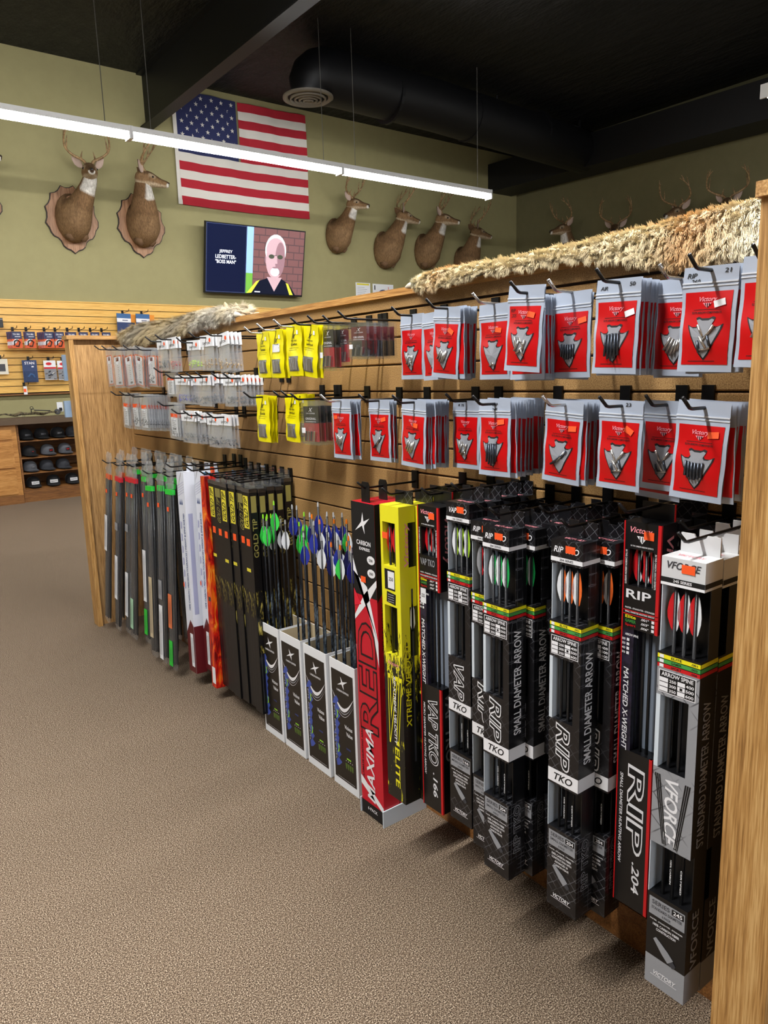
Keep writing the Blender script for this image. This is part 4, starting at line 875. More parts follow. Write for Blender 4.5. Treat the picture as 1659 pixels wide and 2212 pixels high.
def dw(p, w, H):
    e = -.0006; p.text('100% CARBON | PRECISION TOLERANCES | WEIGHT & SPINE SORTED', w*.4, H*.56, .022, H*.48, e, 0, vert=1)
    for k in range(5): p.poly([(-w*.9, e, H*(.93-.012*k)), (w*.9, e, H*(.955-.012*k)), (w*.9, e, H*(.957-.012*k)), (-w*.9, e, H*(.932-.012*k))], 1)
    for k in range(4): p.prism([(-w*.6+w*.25*k, H*.84), (-w*.5+w*.25*k, H*.87), (-w*.4+w*.25*k, H*.845)], e-.0002, e, 0)
    for k in range(6): p.prism([(-w*.75, H*(.42+.06*k)), (-w*.35, H*(.425+.06*k)), (-w*.3, H*(.455+.06*k)), (-w*.7, H*(.46+.06*k))], e-.0002, e, 1)
    p.poly([(-w, e, 0), (w, e, 0), (w, e, H*.24), (w*.2, e, H*.27), (-w, e, H*.2)], 2); p.rect(-w*.1, w*.7, H*.03, H*.2, e-.0005, 3)
    for k in range(4): p.rect(w*(.05+.15*k), w*(.1+.15*k), H*.05, H*.18, e-.0008, 7)
    p.prism([(-w*.95+.006*math.cos(a), H*.44+.012*math.sin(a)) for a in np.linspace(0, 2*PI, 10)[:-1]], e-.0004, e, 4)
    p.rectr(.0, .05, 0, H*.24, w+.0006, 2); p.rectr(.01, .03, H*.3, H*.8, w+.0006, 1)
slim('white carton lettered PRECISION TOLERANCES with maroon foot', 3.04, 1.19, .075, .078, .91, M_pale, dw, -2)
slim('second white carton with maroon foot beside the first', 2.945, 1.225, .105, .066, .89, M_pale, dw, -1)
def dbl(p, w, H):
    e = -.0006; p.poly([(-w, e, H*.8), (w, e, H*.75), (w, e, H), (-w, e, H)], 5); p.rect(-w*.5, w*.5, H*.2, H*.7, e, 1); p.rectr(0, .05, H*.8, H, w+.0006, 5)
slim('narrow white carton with a sky blue top', 2.882, 1.235, .10, .04, .895, M_pale, dbl, -1)
def dfl(p, w, H): p.rect(-w*.6, w*.8, H*.02, H*.1, -.0006, 3); p.rect(-w*.4, w*.6, H*.42, H*.44, -.0006, 6)
slim('flame patterned red carton', 2.838, 1.20, .065, .044, .92, M_flame, dfl, -1)
# ------------------------------------------------------------------ black and gold arrow boxes
M_gcamo = speckle('gold_camo_print', [(.52, (16, 16, 17)), (.58, (120, 108, 44)), (.64, (188, 174, 90))], 60, sc=(1.4, 1.4, .4), rough=.35)
M_gbox = mat('gold_tip_black', (15, 15, 17), .3); M_gyel = mat('gold_tip_yellow', (228, 214, 60), .4); M_gdim = mat('gold_tip_dim', (140, 132, 70), .4)
def mk_gold(bright):
    def f():
        t = thing('slim_arrow_box', '', 'arrow box'); w, D, H = .029, .032, .895
        cb = MB().box(-w, w, 0, D, 0, H).build('box', M_gbox, t); p = MB(); e = -.0006
        
        if bright: p.rect(-w*.8, w*.6, H*.83, H*.97, e, 0); p.text('GOLD TIP', -w*.1, H*.90, .03, .11, e-.0004, 3, .3, vert=1)
        else: p.rect(-w*.8, w*.8, H*.93, H*.97, e, 1); p.text('GOLD TIP', 0, H*.87, .03, .10, e-.0004, 1, .3, vert=1)
        p.rect(-w*.8, w*.8, H*.44, H*.55, e, 2)
        if bright: p.rect(-w*.9, w*.2, H*.64, H*.655, e, 0)
        sx = w+.0006; p.rectr(.005, D-.005, H*.90, H*.97, sx, 1); p.text('GOLD TIP', D/2, H*.79, .02, .15, sx+.0004, 1, vert=1, side=True); p.rectr(.004, D-.004, H*.28, H*.56, sx, 2)
        for x in (-.012, .012): p.rect(x-.0012, x+.0012, H*.01, H*.42, e, 4)
        p.rectr(.008, .011, H*.01, H*.28, sx, 4); p.rectr(.021, .024, H*.01, H*.28, sx, 4)
        p.build('print', [M_gyel, M_gdim, M_gcamo, M_ink, M_dgray], cb)
        s = MB().box(-w-.001, w+.001, -.0016, D+.001, H*.985, H+.002); s.build('clear_lid', M_clear2, t)
        MB().prism([(-.02, H), (.02, H), (.02, H+.03), (-.02, H+.03)], D-.003, D-.0015).build('hang_tab', M_clear2, t)
        MB().box(-.012, .014, -.0014, -.0008, H*.755, H*.785).build('price_sticker', M_orange, t)
        return t
    return f
GB = [Proto(mk_gold(True)), Proto(mk_gold(False))]
for j, (Y, X, k) in enumerate([(2.785, 1.23, 0), (2.718, 1.225, 1), (2.652, 1.22, 0), (2.588, 1.225, 0), (2.525, 1.23, 1), (2.462, 1.22, 0)]):
    for i in range(5):
        GB[k if i == 0 else 1].put((X+.0375*i, Y, .08-.004*(i % 2) if i < 4 else .104), (0, 0, WALLROT), 'black and gold arrow box, %s deep on the %s hook beyond the display cartons' % (ORD[i], ORD[5-j]) if j < 5 else 'black and gold arrow box nearest the display cartons, %s deep' % ORD[i], 'black and gold arrow boxes')
    hook(X-.05, Y, 1.0, 'hook of the black and gold boxes, %s from the display cartons' % ORD[5-j])
# ------------------------------------------------------------------ pelts lying on the cap
def vcol_mat(name, rough=.7, spec=.3):
    m = mat(name, (200, 180, 150), rough, spec=spec); a = N(m, 'ShaderNodeAttribute', attribute_name='Col'); L(m, a.outputs['Color'], bsdf(m).inputs['Base Color']); return m
M_fur = vcol_mat('fur_strands', .75, .2)
def setcol(me, cols):
    at = me.color_attributes.new('Col', 'FLOAT_COLOR', 'POINT'); c = np.ones((len(cols), 4), np.float32); c[:, :3] = cols; at.data.foreach_set('color', c.ravel())
def npl(c): return np.array(lin(c))
def curve_pts(P, n):
    """smooth curve through control rows P sampled at n places"""
    P = np.asarray(P, float); k = len(P); t = np.linspace(0, k-1, n); out = []
    for s in t:
        i = min(int(s), k-2); u = s-i; p0, p1, p2, p3 = P[max(i-1, 0)], P[i], P[i+1], P[min(i+2, k-1)]
        out.append(.5*((2*p1)+(-p0+p2)*u+(2*p0-5*p1+4*p2-p3)*u*u+(-p0+3*p1-3*p2+p3)*u**3))
    return np.array(out)
def pelt(label, rows, nY, nS, colour, hairs, hl, flow, name):
    """rows: (y, [profile x,z from the back over the top to the hanging front edge])"""
    t = thing(name, label, 'pelt', (XW, float(rows[0][0]), 1.627))
    prof = [curve_pts(p, nS) for _, p in rows]
    G = np.zeros((len(rows), nS, 3))
    for i, (y, _) in enumerate(rows): G[i, :, 0] = prof[i][:, 0]; G[i, :, 1] = y; G[i, :, 2] = prof[i][:, 1]
    D = curve_pts(G.reshape(len(rows), -1), nY).reshape(nY, nS, 3)
    D += (rng.normal(0, .0022, D.shape))
    lo = D-np.array([XW, rows[0][0], 1.627])
    V = lo.reshape(-1, 3)
    F = [(i*nS+j, i*nS+j+1, (i+1)*nS+j+1, (i+1)*nS+j) for i in range(nY-1) for j in range(nS-1)]
    under = V.copy(); under[:, 2] -= .004; under[:, 0] += .004
    n = len(V); F2 = F+[tuple(k+n for k in f[::-1]) for f in F]
    me = bpy.data.meshes.new('hide'); me.from_pydata(np.vstack([V, under]).tolist(), [], F2); me.materials.append(M_fur)
    uu = np.repeat(np.linspace(0, 1, nY), nS); vv = np.tile(np.linspace(0, 1, nS), nY)
    base = colour(uu, vv)*.75; setcol(me, np.vstack([base, base])); link('hide', me, t)
    # strands
    u = rng.random(hairs); v = rng.random(hairs); fi = u*(nY-1); fj = v*(nS-1); i = np.minimum(fi.astype(int), nY-2); j = np.minimum(fj.astype(int), nS-2); a = (fi-i)[:, None]; b = (fj-j)[:, None]
    A, B, C, E = lo[i, j], lo[i+1, j], lo[i, j+1], lo[i+1, j+1]
    P = A*(1-a)*(1-b)+B*a*(1-b)+C*(1-a)*b+E*a*b
    nr = np.cross(C-A, B-A); nr /= np.linalg.norm(nr, axis=1)[:, None]+1e-9
    nr *= np.where((nr[:, 2]*.6-nr[:, 0]*.8) < 0, -1, 1)[:, None]
    dn = (C-A); dn /= np.linalg.norm(dn, axis=1)[:, None]+1e-9
    al = (B-A); al /= np.linalg.norm(al, axis=1)[:, None]+1e-9
    cl = np.sin(P*np.array([210., 150., 190.])+np.sin(P[:, ::-1]*97.))*.10
    d0 = nr*.5+dn*.75+al*flow+cl+rng.normal(0, .13, P.shape); d0 /= np.linalg.norm(d0, axis=1)[:, None]
    d1 = nr*.15+dn*1.0+al*flow*1.2+np.array([0, 0, -.15])+cl*1.2+rng.normal(0, .14, P.shape); d1 /= np.linalg.norm(d1, axis=1)[:, None]
    ln = hl*(.55+.75*rng.random(hairs))[:, None]
    M1 = P+d0*ln*.55; T = M1+d1*ln*.55
    sd = np.cross(d0, nr+1e-4); sd /= np.linalg.norm(sd, axis=1)[:, None]+1e-9; wd_ = .0006
    vs = np.stack([P-sd*wd_, P+sd*wd_, M1+sd*wd_*.8, M1-sd*wd_*.8, T], 1).reshape(-1, 3)
    k = np.arange(hairs)*5
    faces = np.empty((hairs, 7), int)
    me = bpy.data.meshes.new('fur')
    me.vertices.add(len(vs)); me.vertices.foreach_set('co', vs.ravel())
    me.loops.add(hairs*7); me.polygons.add(hairs*2)
    lp = np.stack([k, k+1, k+2, k+3, k+3, k+2, k+4], 1).ravel(); me.loops.foreach_set('vertex_index', lp.astype(np.int32))
    st = np.stack([np.arange(hairs)*7, np.arange(hairs)*7+4], 1).ravel(); me.polygons.foreach_set('loop_start', st.astype(np.int32))
    me.update(calc_edges=True); me.materials.append(M_fur)
    c = colour(u, v)*(.86+.28*rng.random(hairs))[:, None]; cc = np.repeat(c, 5, 0); cc[4::5] *= 1.12; setcol(me, np.clip(cc, 0, 1))
    f = link('fur', me, t); f['kind'] = 'stuff'
    return t
def sstep(a, b, x): t = np.clip((x-a)/(b-a), 0, 1); return t*t*(3-2*t)
def mixc(a, b, t): return a[None]*(1-t)[:, None]+b[None]*t[:, None] if a.ndim == 1 else a*(1-t)[:, None]+b[None]*t[:, None]
def fox_col(u, v):
    cream, orange, pale, grey = npl((240, 222, 182)), npl((214, 142, 62)), npl((250, 240, 214)), npl((196, 178, 138))
    wv = .5+.5*np.sin(u*19+np.sin(u*7)*2)
    c = mixc(orange, cream, sstep(.24, .55, v+.10*wv-.05)); c = mixc(c, grey, .35*sstep(.55, .8, v)*(1-sstep(.75, .9, u))); c = mixc(c, npl((206, 140, 66)), .55*np.exp(-((u-.74)/.07)**2)*sstep(.3, .7, v))
    c = mixc(c, orange, .3*np.exp(-((u-.17)/.03)**2)); c = mixc(c, cream, (1-sstep(.10, .2, u))*sstep(.15, .4, v)); c = mixc(c, pale, sstep(.8, .92, u)*sstep(.42, .6, v)); c = mixc(c, pale, (1-sstep(.02, .06, u)))
    return c
def fp(zt, zb, xf=1.383, back=1.60): return [(back, 1.631), (back-.05, 1.63+.55*(zt-1.63)), (1.50, zt), (1.43, zt-.004), (1.398, 1.627+.45*(zt-1.627)), (xf, .5*(zb+1.632)), (xf-.004, zb)]
fr = [(1.668, fp(1.634, 1.624, 1.402, 1.47)), (1.64, fp(1.648, 1.618, 1.396, 1.52)), (1.60, fp(1.660, 1.606, 1.386, 1.56)), (1.50, fp(1.660, 1.612)), (1.40, fp(1.656, 1.622)), (1.25, fp(1.658, 1.620)), (1.12, fp(1.660, 1.618)), (1.0, fp(1.662, 1.605, 1.38)), (.92, fp(1.664, 1.588, 1.376)),
      (.86, fp(1.668, 1.575, 1.372)), (.80, fp(1.672, 1.562, 1.368)), (.72, fp(1.676, 1.568, 1.366)), (.64, fp(1.682, 1.566, 1.366)), (.555, fp(1.684, 1.560, 1.366))]
fx = pelt('orange and cream fox pelt draped along the gondola cap', fr, 120, 26, fox_col, 130000, .017, .30, 'fox_pelt')
MB().tube([(-.01, .0, .006), (-.014, .03, .002), (-.012, .05, -.001)], [.011, .008, .004], 8).build('paw', mat('pelt_paw', (236, 226, 204), .7), fx, smooth=True)
def coy_col(u, v):
    tan, grey, white, dark = npl((204, 184, 142)), npl((176, 164, 142)), npl((232, 226, 212)), npl((150, 134, 100))
    c = mixc(tan, grey, .5+.5*np.sin(u*23+v*4)); c = mixc(c, white, sstep(.55, .68, u)*(.75-.4*(1-v))); c = mixc(c, dark, .35*(1-sstep(0, .4, v))*(1-sstep(.55, .65, u)))
    c = mixc(c, npl((222, 206, 170)), .6*np.exp(-((u-.9)/.06)**2)); return c
cr = [(4.20, fp(1.640, 1.628, 1.395, 1.5)), (4.12, fp(1.664, 1.600, 1.375, 1.54)), (4.02, fp(1.672, 1.578, 1.365)), (3.9, fp(1.672, 1.574, 1.362)), (3.7, fp(1.668, 1.575, 1.364)), (3.5, fp(1.668, 1.580, 1.366)), (3.35, fp(1.670, 1.588, 1.37)), (3.25, fp(1.674, 1.602, 1.378)), (3.16, fp(1.676, 1.618, 1.388)),
      (3.05, fp(1.674, 1.626, 1.40)), (2.96, fp(1.672, 1.630, 1.405, 1.52)), (2.89, fp(1.664, 1.630, 1.41, 1.5)), (2.83, fp(1.646, 1.630, 1.42, 1.48))]
cy = pelt('grey tan coyote pelt lying on the far end of the gondola cap', cr, 110, 24, coy_col, 90000, .034, -.25, 'coyote_pelt')
for s in (0, 1):
    MB().tube([(.02+.05*s, 2.97-4.20, .045), (.015+.05*s, 2.965-4.20, .062), (.01+.05*s, 2.96-4.20, .072)], [.012, .01, .002], 6).build('ear', mat('pelt_ear', (196, 176, 140), .8), cy, smooth=True)
MB().tube([(-.01, 2.85-4.2, .012), (-.012, 2.81-4.2, .008), (-.012, 2.78-4.2, .005)], [.014, .011, .004], 8).build('paw', mat('pelt_paw', (236, 226, 204), .7), cy, smooth=True)
# ------------------------------------------------------------------ far wall: slatwall, counter, drawers and hat shelves
SX0, SX1, SY = -1.0, 5.7, 9.93
sw = thing('wall_slatwall', 'glossy maple slatwall fixed to the far olive wall', 'slatwall', ((SX0+SX1)/2, YB, 1.22))
hx = (SX1-SX0)/2
MB().box(-hx, hx, -.035, -.001, .05, 1.15).build('backing_board', M_slot, sw)
z = 2.375-1.22; k = 0; sm_ = None
while z > .1:
    hgt = .0845-.008
    if sm_ is None: o = MB().box(-hx, hx, -.05, -.036, 0, hgt).build('slat', M_maple, sw, loc=(0, 0, z-hgt)); sm_ = o.data
    else: link('slat', sm_, sw, (0, 0, z-hgt))
    z -= .0845
MB().box(-hx, hx, -.056, 0, 1.158, 1.172).build('top_trim', M_maple, sw)
MB().box(-hx, hx, -.056, -.001, .034, .05).build('bottom_trim', M_oakd, sw)
M_ctop = speckle('counter_carpet', [(.3, (48, 40, 32)), (.5, (98, 82, 66)), (.7, (140, 120, 98))], 300, bs=.5, bd=.003, rough=.95)
ct = MB().box(-1.0, 3.6, 9.35, 9.925, .926, .991).build('counter_top', M_ctop); tag(ct, 'carpet covered counter top along the far wall', 'counter')
cb_ = thing('drawer_cabinet', 'oak drawer cabinet under the far counter', 'cabinet', (1.34, 9.66, 0))
MB().box(-.45, .45, -.25, .25, .0, .925).build('carcass', M_oakx, cb_)
for z0, z1 in ((.762, .895), (.432, .735), (.118, .412)):
    d_ = MB().box(-.43, .395, -.272, -.251, z0, z1).build('drawer', M_oakx, cb_)
    MB().box(-.41, .375, -.2745, -.2722, z0+.018, z1-.018).build('raised_panel', M_oakx, d_)
MB().box(-.45, .45, -.262, -.2505, 0, .1).build('toe_board', M_oakd, cb_)
hs = thing('hat_shelf', 'dark oak open shelf unit holding caps under the counter', 'shelf', (2.6, 9.66, 0))
MB().box(-.8, .8, .22, .25, 0, .925).build('back_panel', M_oakd, hs)
for x in (-.8, .78): MB().box(x, x+.02, -.22, .22, 0, .925).build('side_panel', M_oakd, hs)
SHZ = (.728, .528, .346, .152)
for zz in SHZ:
    q = MB(); q.add([(-.78, -.22, zz-.012), (.78, -.22, zz-.012), (.78, .22, zz+.02), (-.78, .22, zz+.02), (-.78, -.22, zz), (.78, -.22, zz), (.78, .22, zz+.032), (-.78, .22, zz+.032)], [(0, 3, 2, 1), (4, 5, 6, 7), (0, 1, 5, 4), (1, 2, 6, 5), (2, 3, 7, 6), (3, 0, 4, 7)]); q.build('shelf_board', M_oakd, hs)
MB().box(-.78, .78, -.22, -.20, 0, .138).build('toe_board', M_oakd, hs)
def mk_cap(cm, bm_, mesh, patch, pcol, word, wcol):
    def f():
        t = thing('baseball_cap', '', 'cap'); n = 16; vs = []; fs = []; R = .078; Hc = .105
        rows = [(1.0, 0), (1.01, .25), (.97, .5), (.82, .75), (.55, .92), (.2, 1.0), (.01, 1.0)]
        for r, h_ in rows:
            for j in range(n): a = 2*PI*j/n; fr_ = .06*max(0, -math.sin(a))*h_*(1-h_)*2; vs.append((R*r*math.cos(a), (R*1.12*r)*math.sin(a)-fr_*.2, Hc*h_+.012))
        for i in range(len(rows)-1):
            for j in range(n): fs.append((i*n+j, i*n+(j+1) % n, (i+1)*n+(j+1) % n, (i+1)*n+j))
        b = MB().add(vs, fs); b.m = [0 if math.sin(2*PI*((i % n)+.5)/n) < .1 else 1 for i in range(len(fs))]; b.build('crown', [cm, mesh], t, smooth=True)
        vs = []; m_ = 10; q = m_+1
        for r in (0, 1):
            for j in range(q):
                a = PI+PI*j/m_; x = R*math.cos(a); vs.append((x*(1-.04*r), R*1.12*math.sin(a)*.99-.07*r*abs(math.sin(a))**.7, .016-.016*r*abs(math.sin(a))-1.6*x*x*(.5+.5*r)))
        br = MB(); vt = [(x, y, z+.004) for x, y, z in vs]
        br.add(vs+vt, [(j, j+1, q+j+1, q+j)[::-1] for j in range(m_)]+[(2*q+j, 2*q+j+1, 3*q+j+1, 3*q+j) for j in range(m_)]+[(q+j, q+j+1, 3*q+j+1, 3*q+j) for j in range(m_)]); br.build('brim', bm_, t, smooth=True)
        MB().lathe([(.001, .004), (.005, .002), (.006, 0)], 8, c=(0, 0, Hc+.012)).build('button', cm, t)
        if patch:
            p = MB(); w_, h_ = patch; pts = []
            for i in range(5):
                x = -w_/2+w_*i/4; y = -math.sqrt(max(0, 1-(x/R)**2))*R*1.12*1.0-.0075
                pts.append((x, y))
            for i in range(4): p.add([(pts[i][0], pts[i][1], .048-h_/2), (pts[i+1][0], pts[i+1][1], .048-h_/2), (pts[i+1][0], pts[i+1][1]+.002, .048+h_/2), (pts[i][0], pts[i][1]+.002, .048+h_/2)], [(0, 1, 2, 3)])
            pp = p.build('patch', pcol, t)
            if word:
                x = MB().text(word, 0, .048, w_*.8, h_*.5)
                for i, (a, b_, c_) in enumerate(x.v): x.v[i] = (a, -math.sqrt(max(0, 1-(a/R)**2))*R*1.12-.0095+.002*(c_-.048+h_/2)/h_, c_)
                x.build('lettering', wcol, pp)
        return t
    return f
M_capk = mat('cap_black', (20, 21, 24), .8); M_capg = mat('cap_grey', (86, 88, 94), .85); M_capd = mat('cap_charcoal', (52, 54, 60), .85); M_mesh = mat('cap_mesh_pale', (120, 124, 128), .9); M_mesk = mat('cap_mesh_black', (16, 17, 19), .9)
C1 = Proto(mk_cap(M_capk, M_capk, M_mesk, (.06, .02), M_dgray, '', None)); C2 = Proto(mk_cap(M_capk, M_capk, M_mesh, (.062, .03), M_blk, 'HOYT', M_gray))
C3 = Proto(mk_cap(M_capk, M_capk, M_mesk, (.03, .02), M_capk, 'W', M_red)); C4 = Proto(mk_cap(M_capg, M_capg, M_mesk, (.05, .036), M_blk, 'W', M_red)); C5 = Proto(mk_cap(M_capg, M_capg, M_mesk, (.04, .026), M_dgray, 'W', M_gray)); C6 = Proto(mk_cap(M_capd, M_capd, M_mesk, (.04, .03), M_capd, '', None)); C7 = Proto(mk_cap(M_capk, M_capk, M_mesh, (.086, .036), M_wp, 'HOYT', M_ink))
for pr, x, r, rz, lab in [(C1, 1.915, 0, .1, 'all black cap next to the drawers on the top hat shelf'), (C1, 2.09, 0, .1, 'second all black cap on the top hat shelf'), (C2, 2.275, 0, .1, 'black cap with outlined oval patch on the top hat shelf'), (C6, 2.45, 0, -.2, 'cap at the gondola edge of the top hat shelf'),
    (C3, 1.93, 1, .3, 'dark cap with small red emblem on the second shelf'), (C4, 2.135, 1, .3, 'grey cap with red emblem patch in the middle of the second shelf'), (C4, 2.335, 1, .2, 'grey cap with red emblem patch at the gondola edge'),
    (C5, 1.92, 2, .25, 'grey cap with pale emblem on the third shelf'), (C6, 2.105, 2, .3, 'charcoal cap in the middle of the third shelf'), (C6, 2.295, 2, .3, 'charcoal cap at the gondola edge of the third shelf'),
    (C7, 1.94, 3, .1, 'black cap with white HOYT patch next to the drawers'), (C7, 2.165, 3, -.1, 'black cap with white HOYT patch in the middle of the lowest shelf'), (C7, 2.385, 3, .05, 'black cap with white HOYT patch at the gondola edge')]:
    pr.put((x, 9.56, SHZ[r]+.018), (0, 0, rz), lab, 'caps on the hat shelf')
# bow and clutter on the counter
M_camob = speckle('bow_camo', [(.38, (34, 30, 22)), (.5, (84, 74, 52)), (.58, (120, 108, 80)), (.68, (50, 46, 34))], 40, rough=.6)
bw = thing('compound_bow', 'camouflage compound bow lying on the far counter', 'bow', (1.98, 9.58, .993))
MB().tube([(-.16, 0, .03), (-.08, -.01, .05), (0, 0, .045), (.08, .01, .05), (.17, 0, .03)], [.014, .018, .013, .018, .014], 8).build('riser', M_camob, bw, smooth=True)
for s in (-1, 1):
    MB().tube([(s*.16, 0, .03), (s*.25, .01, .055), (s*.33, .03, .045)], [.012, .011, .008], 6).build('limb', M_camob, bw, smooth=True)
    MB().lathe([(.008, -.006), (.032, -.006), (.036, 0), (.032, .006), (.008, .006)], 16).xf(Matrix.Translation((s*.335, .03, .05)) @ Matrix.Rotation(1.2, 4, 'X')).build('cam', M_steel, bw)
MB().tube([(-.33, .05, .05), (.33, .05, .05)], .0022, 5).build('bowstring', M_black, bw)
MB().tube([(.03, -.02, .06), (.03, -.03, .1), (.06, -.03, .1)], .006, 6).build('sight', M_steel, bw); MB().tube([(.06, -.03, .085), (.24, -.04, .07)], .007, 6).build('stabilizer', M_steel, bw)
MB().lathe([(.014, -.004), (.02, -.004), (.02, .004), (.014, .004)], 12).xf(Matrix.Translation((.035, -.034, .112)) @ Matrix.Rotation(PI/2, 4, 'X')).build('sight_ring', M_steel, bw)
pl = MB(); pl.lathe([(.001, .0), (.05, .005), (.058, .03), (.045, .055), (.02, .07), (.001, .072)], 12); po = pl.build('crumpled_wrapper', M_clear2, None, (1.93, 9.78, .992), smooth=True); tag(po, 'crumpled clear wrapper behind the bow on the counter', 'wrapper')
ol = thing('wall_outlet', 'white wall outlet plate with a black plug above the counter', 'outlet', (2.44, YB, 1.03)); MB().box(-.035, .035, -.008, -.001, 0, .12).build('plate', M_white, ol); MB().box(-.014, .016, -.04, -.008, .012, .05).build('plug', M_black, ol)
# packages on the far slatwall
M_orp = mat('pack_orange', (236, 96, 36), .45); M_navy = mat('pack_navy', (36, 44, 84), .45); M_stan = mat('pack_blue', (44, 62, 104), .45); M_lblue = mat('pack_light_blue', (58, 104, 156), .45)
def mk_pack(kind):
    def f():
        t = thing('hanging_pack', '', 'package')
        if kind == 'orange':
            c = MB().box(-.055, .055, -.004, .004, -.19, .0).build('card', M_orp, t); p = MB(); p.rect(-.055, .055, -.085, 0, -.0046, 0); p.poly([(-.055, -.0048, -.12), (-.02, -.0048, -.085), (.02, -.0048, -.085), (-.01, -.0048, -.13), (-.055, -.0048, -.16)], 1); p.text('T.R.U. BALL', .0, -.03, .08, .02, -.0052, 1, .2); p.rect(-.02, .04, -.062, -.056, -.0052, 1); p.build('print', [M_navy, M_wp], c)
            MB().tube([(-.035, -.012, -.16), (-.03, -.014, -.11), (.0, -.014, -.095), (.03, -.014, -.12), (.01, -.014, -.17), (-.02, -.012, -.165)], .007, 6).build('release_aid', M_black, t)
            MB().box(-.057, .057, -.022, .005, -.192, -.075).build('blister', M_clear2, t)
        elif kind == 'stan':
            c = MB().box(-.082, .082, -.004, .004, -.265, 0).build('card', M_stan, t); p = MB(); p.text('STAN', 0, -.035, .11, .032, -.0046, 0); p.rect(.02, .045, -.085, -.072, -.0046, 0); p.build('print', M_wp, c)
            MB().box(-.07, .07, -.03, -.004, -.25, -.13).build('blister', mat('blister_blue', (90, 110, 150), .1, alpha=.35), t); MB().tube([(-.03, -.018, -.2), (0, -.02, -.165), (.03, -.018, -.18), (.04, -.016, -.21)], .012, 8).build('release_aid', M_lblue, t)
        elif kind == 'redwhite':
            c = MB().box(-.07, .07, -.004, .004, -.235, 0).build('card', M_white, t); p = MB(); p.prism([(.035*math.cos(a)-.01, -.04+.018*math.sin(a)) for a in np.linspace(0, 2*PI, 12)[:-1]], -.0048, -.0042, 0); p.rect(-.07, .07, -.1, -.08, -.0048, 0); p.rect(-.07, .07, -.23, -.1, -.0044, 1); p.build('print', [M_red, M_gray], c)
            b = MB()
            for j in range(8): 
                x = random.uniform(-.05, .05); zz = random.uniform(-.22, -.12); MB().tube([(x-.012, -.012, zz), (x+.012, -.014, zz+random.uniform(-.02, .02))], .007, 6).build('metal_part', M_metal if j % 2 else M_dmetal, t)
            MB().box(-.072, .072, -.026, .005, -.237, -.1).build('blister', M_clear2, t)
        elif kind == 'white':
            c = MB().box(-.07, .07, -.004, .004, -.18, 0).build('card', mat('pack_cream', (224, 218, 200), .5), t); MB().box(-.04, .04, -.006, -.0045, -.145, -.06).build('window', M_dgray, t)
        elif kind == 'small':
            MB().box(-.02, .02, -.012, .0, -.1, 0).build('card', M_white, t); MB().box(-.02, .01, -.0135, -.0125, -.07, -.03).build('red_band', M_orange, t)
        elif kind == 'blue':
            c = MB().box(-.09, .09, -.006, .006, -.3, 0).build('card', M_lblue, t); p = MB(); p.rect(-.09, .09, -.11, -.06, -.0066, 0); p.rect(-.09, .09, -.3, -.11, -.0066, 1); p.rect(-.02, .05, -.09, -.08, -.007, 1); p.build('print', [M_wp, M_stan], c)
        elif kind == 'orangeback':
            MB().box(-.08, .08, -.004, .004, -.26, 0).build('card', mat('pack_amber', (240, 150, 40), .45), t); MB().box(-.07, .07, -.006, -.0045, -.2, -.1).build('window', M_dgray, t)
        elif kind == 'box': MB().box(-.06, .06, -.08, 0, -.11, 0).build('carton', M_blk, t); MB().box(-.06, .06, -.081, -.08, -.02, -.012).build('print', M_gray, t)
        return t
    return f
PK = {k: Proto(mk_pack(k)) for k in ('orange', 'stan', 'redwhite', 'white', 'small', 'blue', 'orangeback', 'box')}
whook = Proto(lambda: (lambda t: (MB().box(-.015, .015, -.006, 0, -.04, .01).build('bracket', M_hookb, t), MB().tube([(0, -.006, -.02), (0, -.24, -.015), (0, -.26, .008)], .004, 6).build('wire', M_hookb, t), t)[2])(thing('wall_hook', '', 'hook')))
PYF = 9.86
for j, (x, n) in enumerate([(1.975, 4), (2.125, 2), (2.33, 5), (2.455, 2), (2.60, 2), (2.74, 1), (2.88, 1), (3.02, 1)]):
    for i in range(n): PK['orange'].put((x-.012*i, PYF-.16+.028*i, 2.0), (0, 0, 0), 'orange release aid pack, %s deep on the %s hook of the far slatwall' % (ORD[i], ORD[j]), 'orange packs on the far slatwall')
    whook.put((x, SY-.052, 2.055), (0, 0, 0), 'hook in the row of orange packs, %s from the frame edge' % ORD[j], 'hooks on the far slatwall')
for k, x, zz, lab in [('stan', 2.11, 1.672, 'navy STAN release pack on the far slatwall'), ('redwhite', 2.34, 1.665, 'red and white card of metal parts on the far slatwall'), ('white', 1.80, 1.69, 'cream card with dark window at the frame edge'), ('small', 2.03, 1.362, 'small white and red tag low on the far slatwall'),
                      ('redwhite', 2.50, 1.66, 'white pack half hidden by the gondola end'), ('box', 1.80, 2.16, 'black carton on the upper far slatwall')]:
    PK[k].put((x, PYF-.02, zz), (0, 0, 0), lab); whook.put((x, SY-.052, zz+.035), (0, 0, 0), 'hook holding the '+lab, 'hooks on the far slatwall')
for x, lab in ((3.31, 'farther'), (3.56, 'nearer')):
    PK['orangeback'].put((x+.09, PYF+.02, 2.245), (0, .08, 0), 'amber card behind the %s blue card above the coyote pelt' % lab); PK['blue'].put((x, PYF-.02, 2.25), (0, .03, 0), '%s blue and white card above the coyote pelt' % lab, 'blue cards'); whook.put((x, SY-.052, 2.28), (0, 0, 0), 'hook holding the %s blue and white card' % lab, 'hooks on the far slatwall')
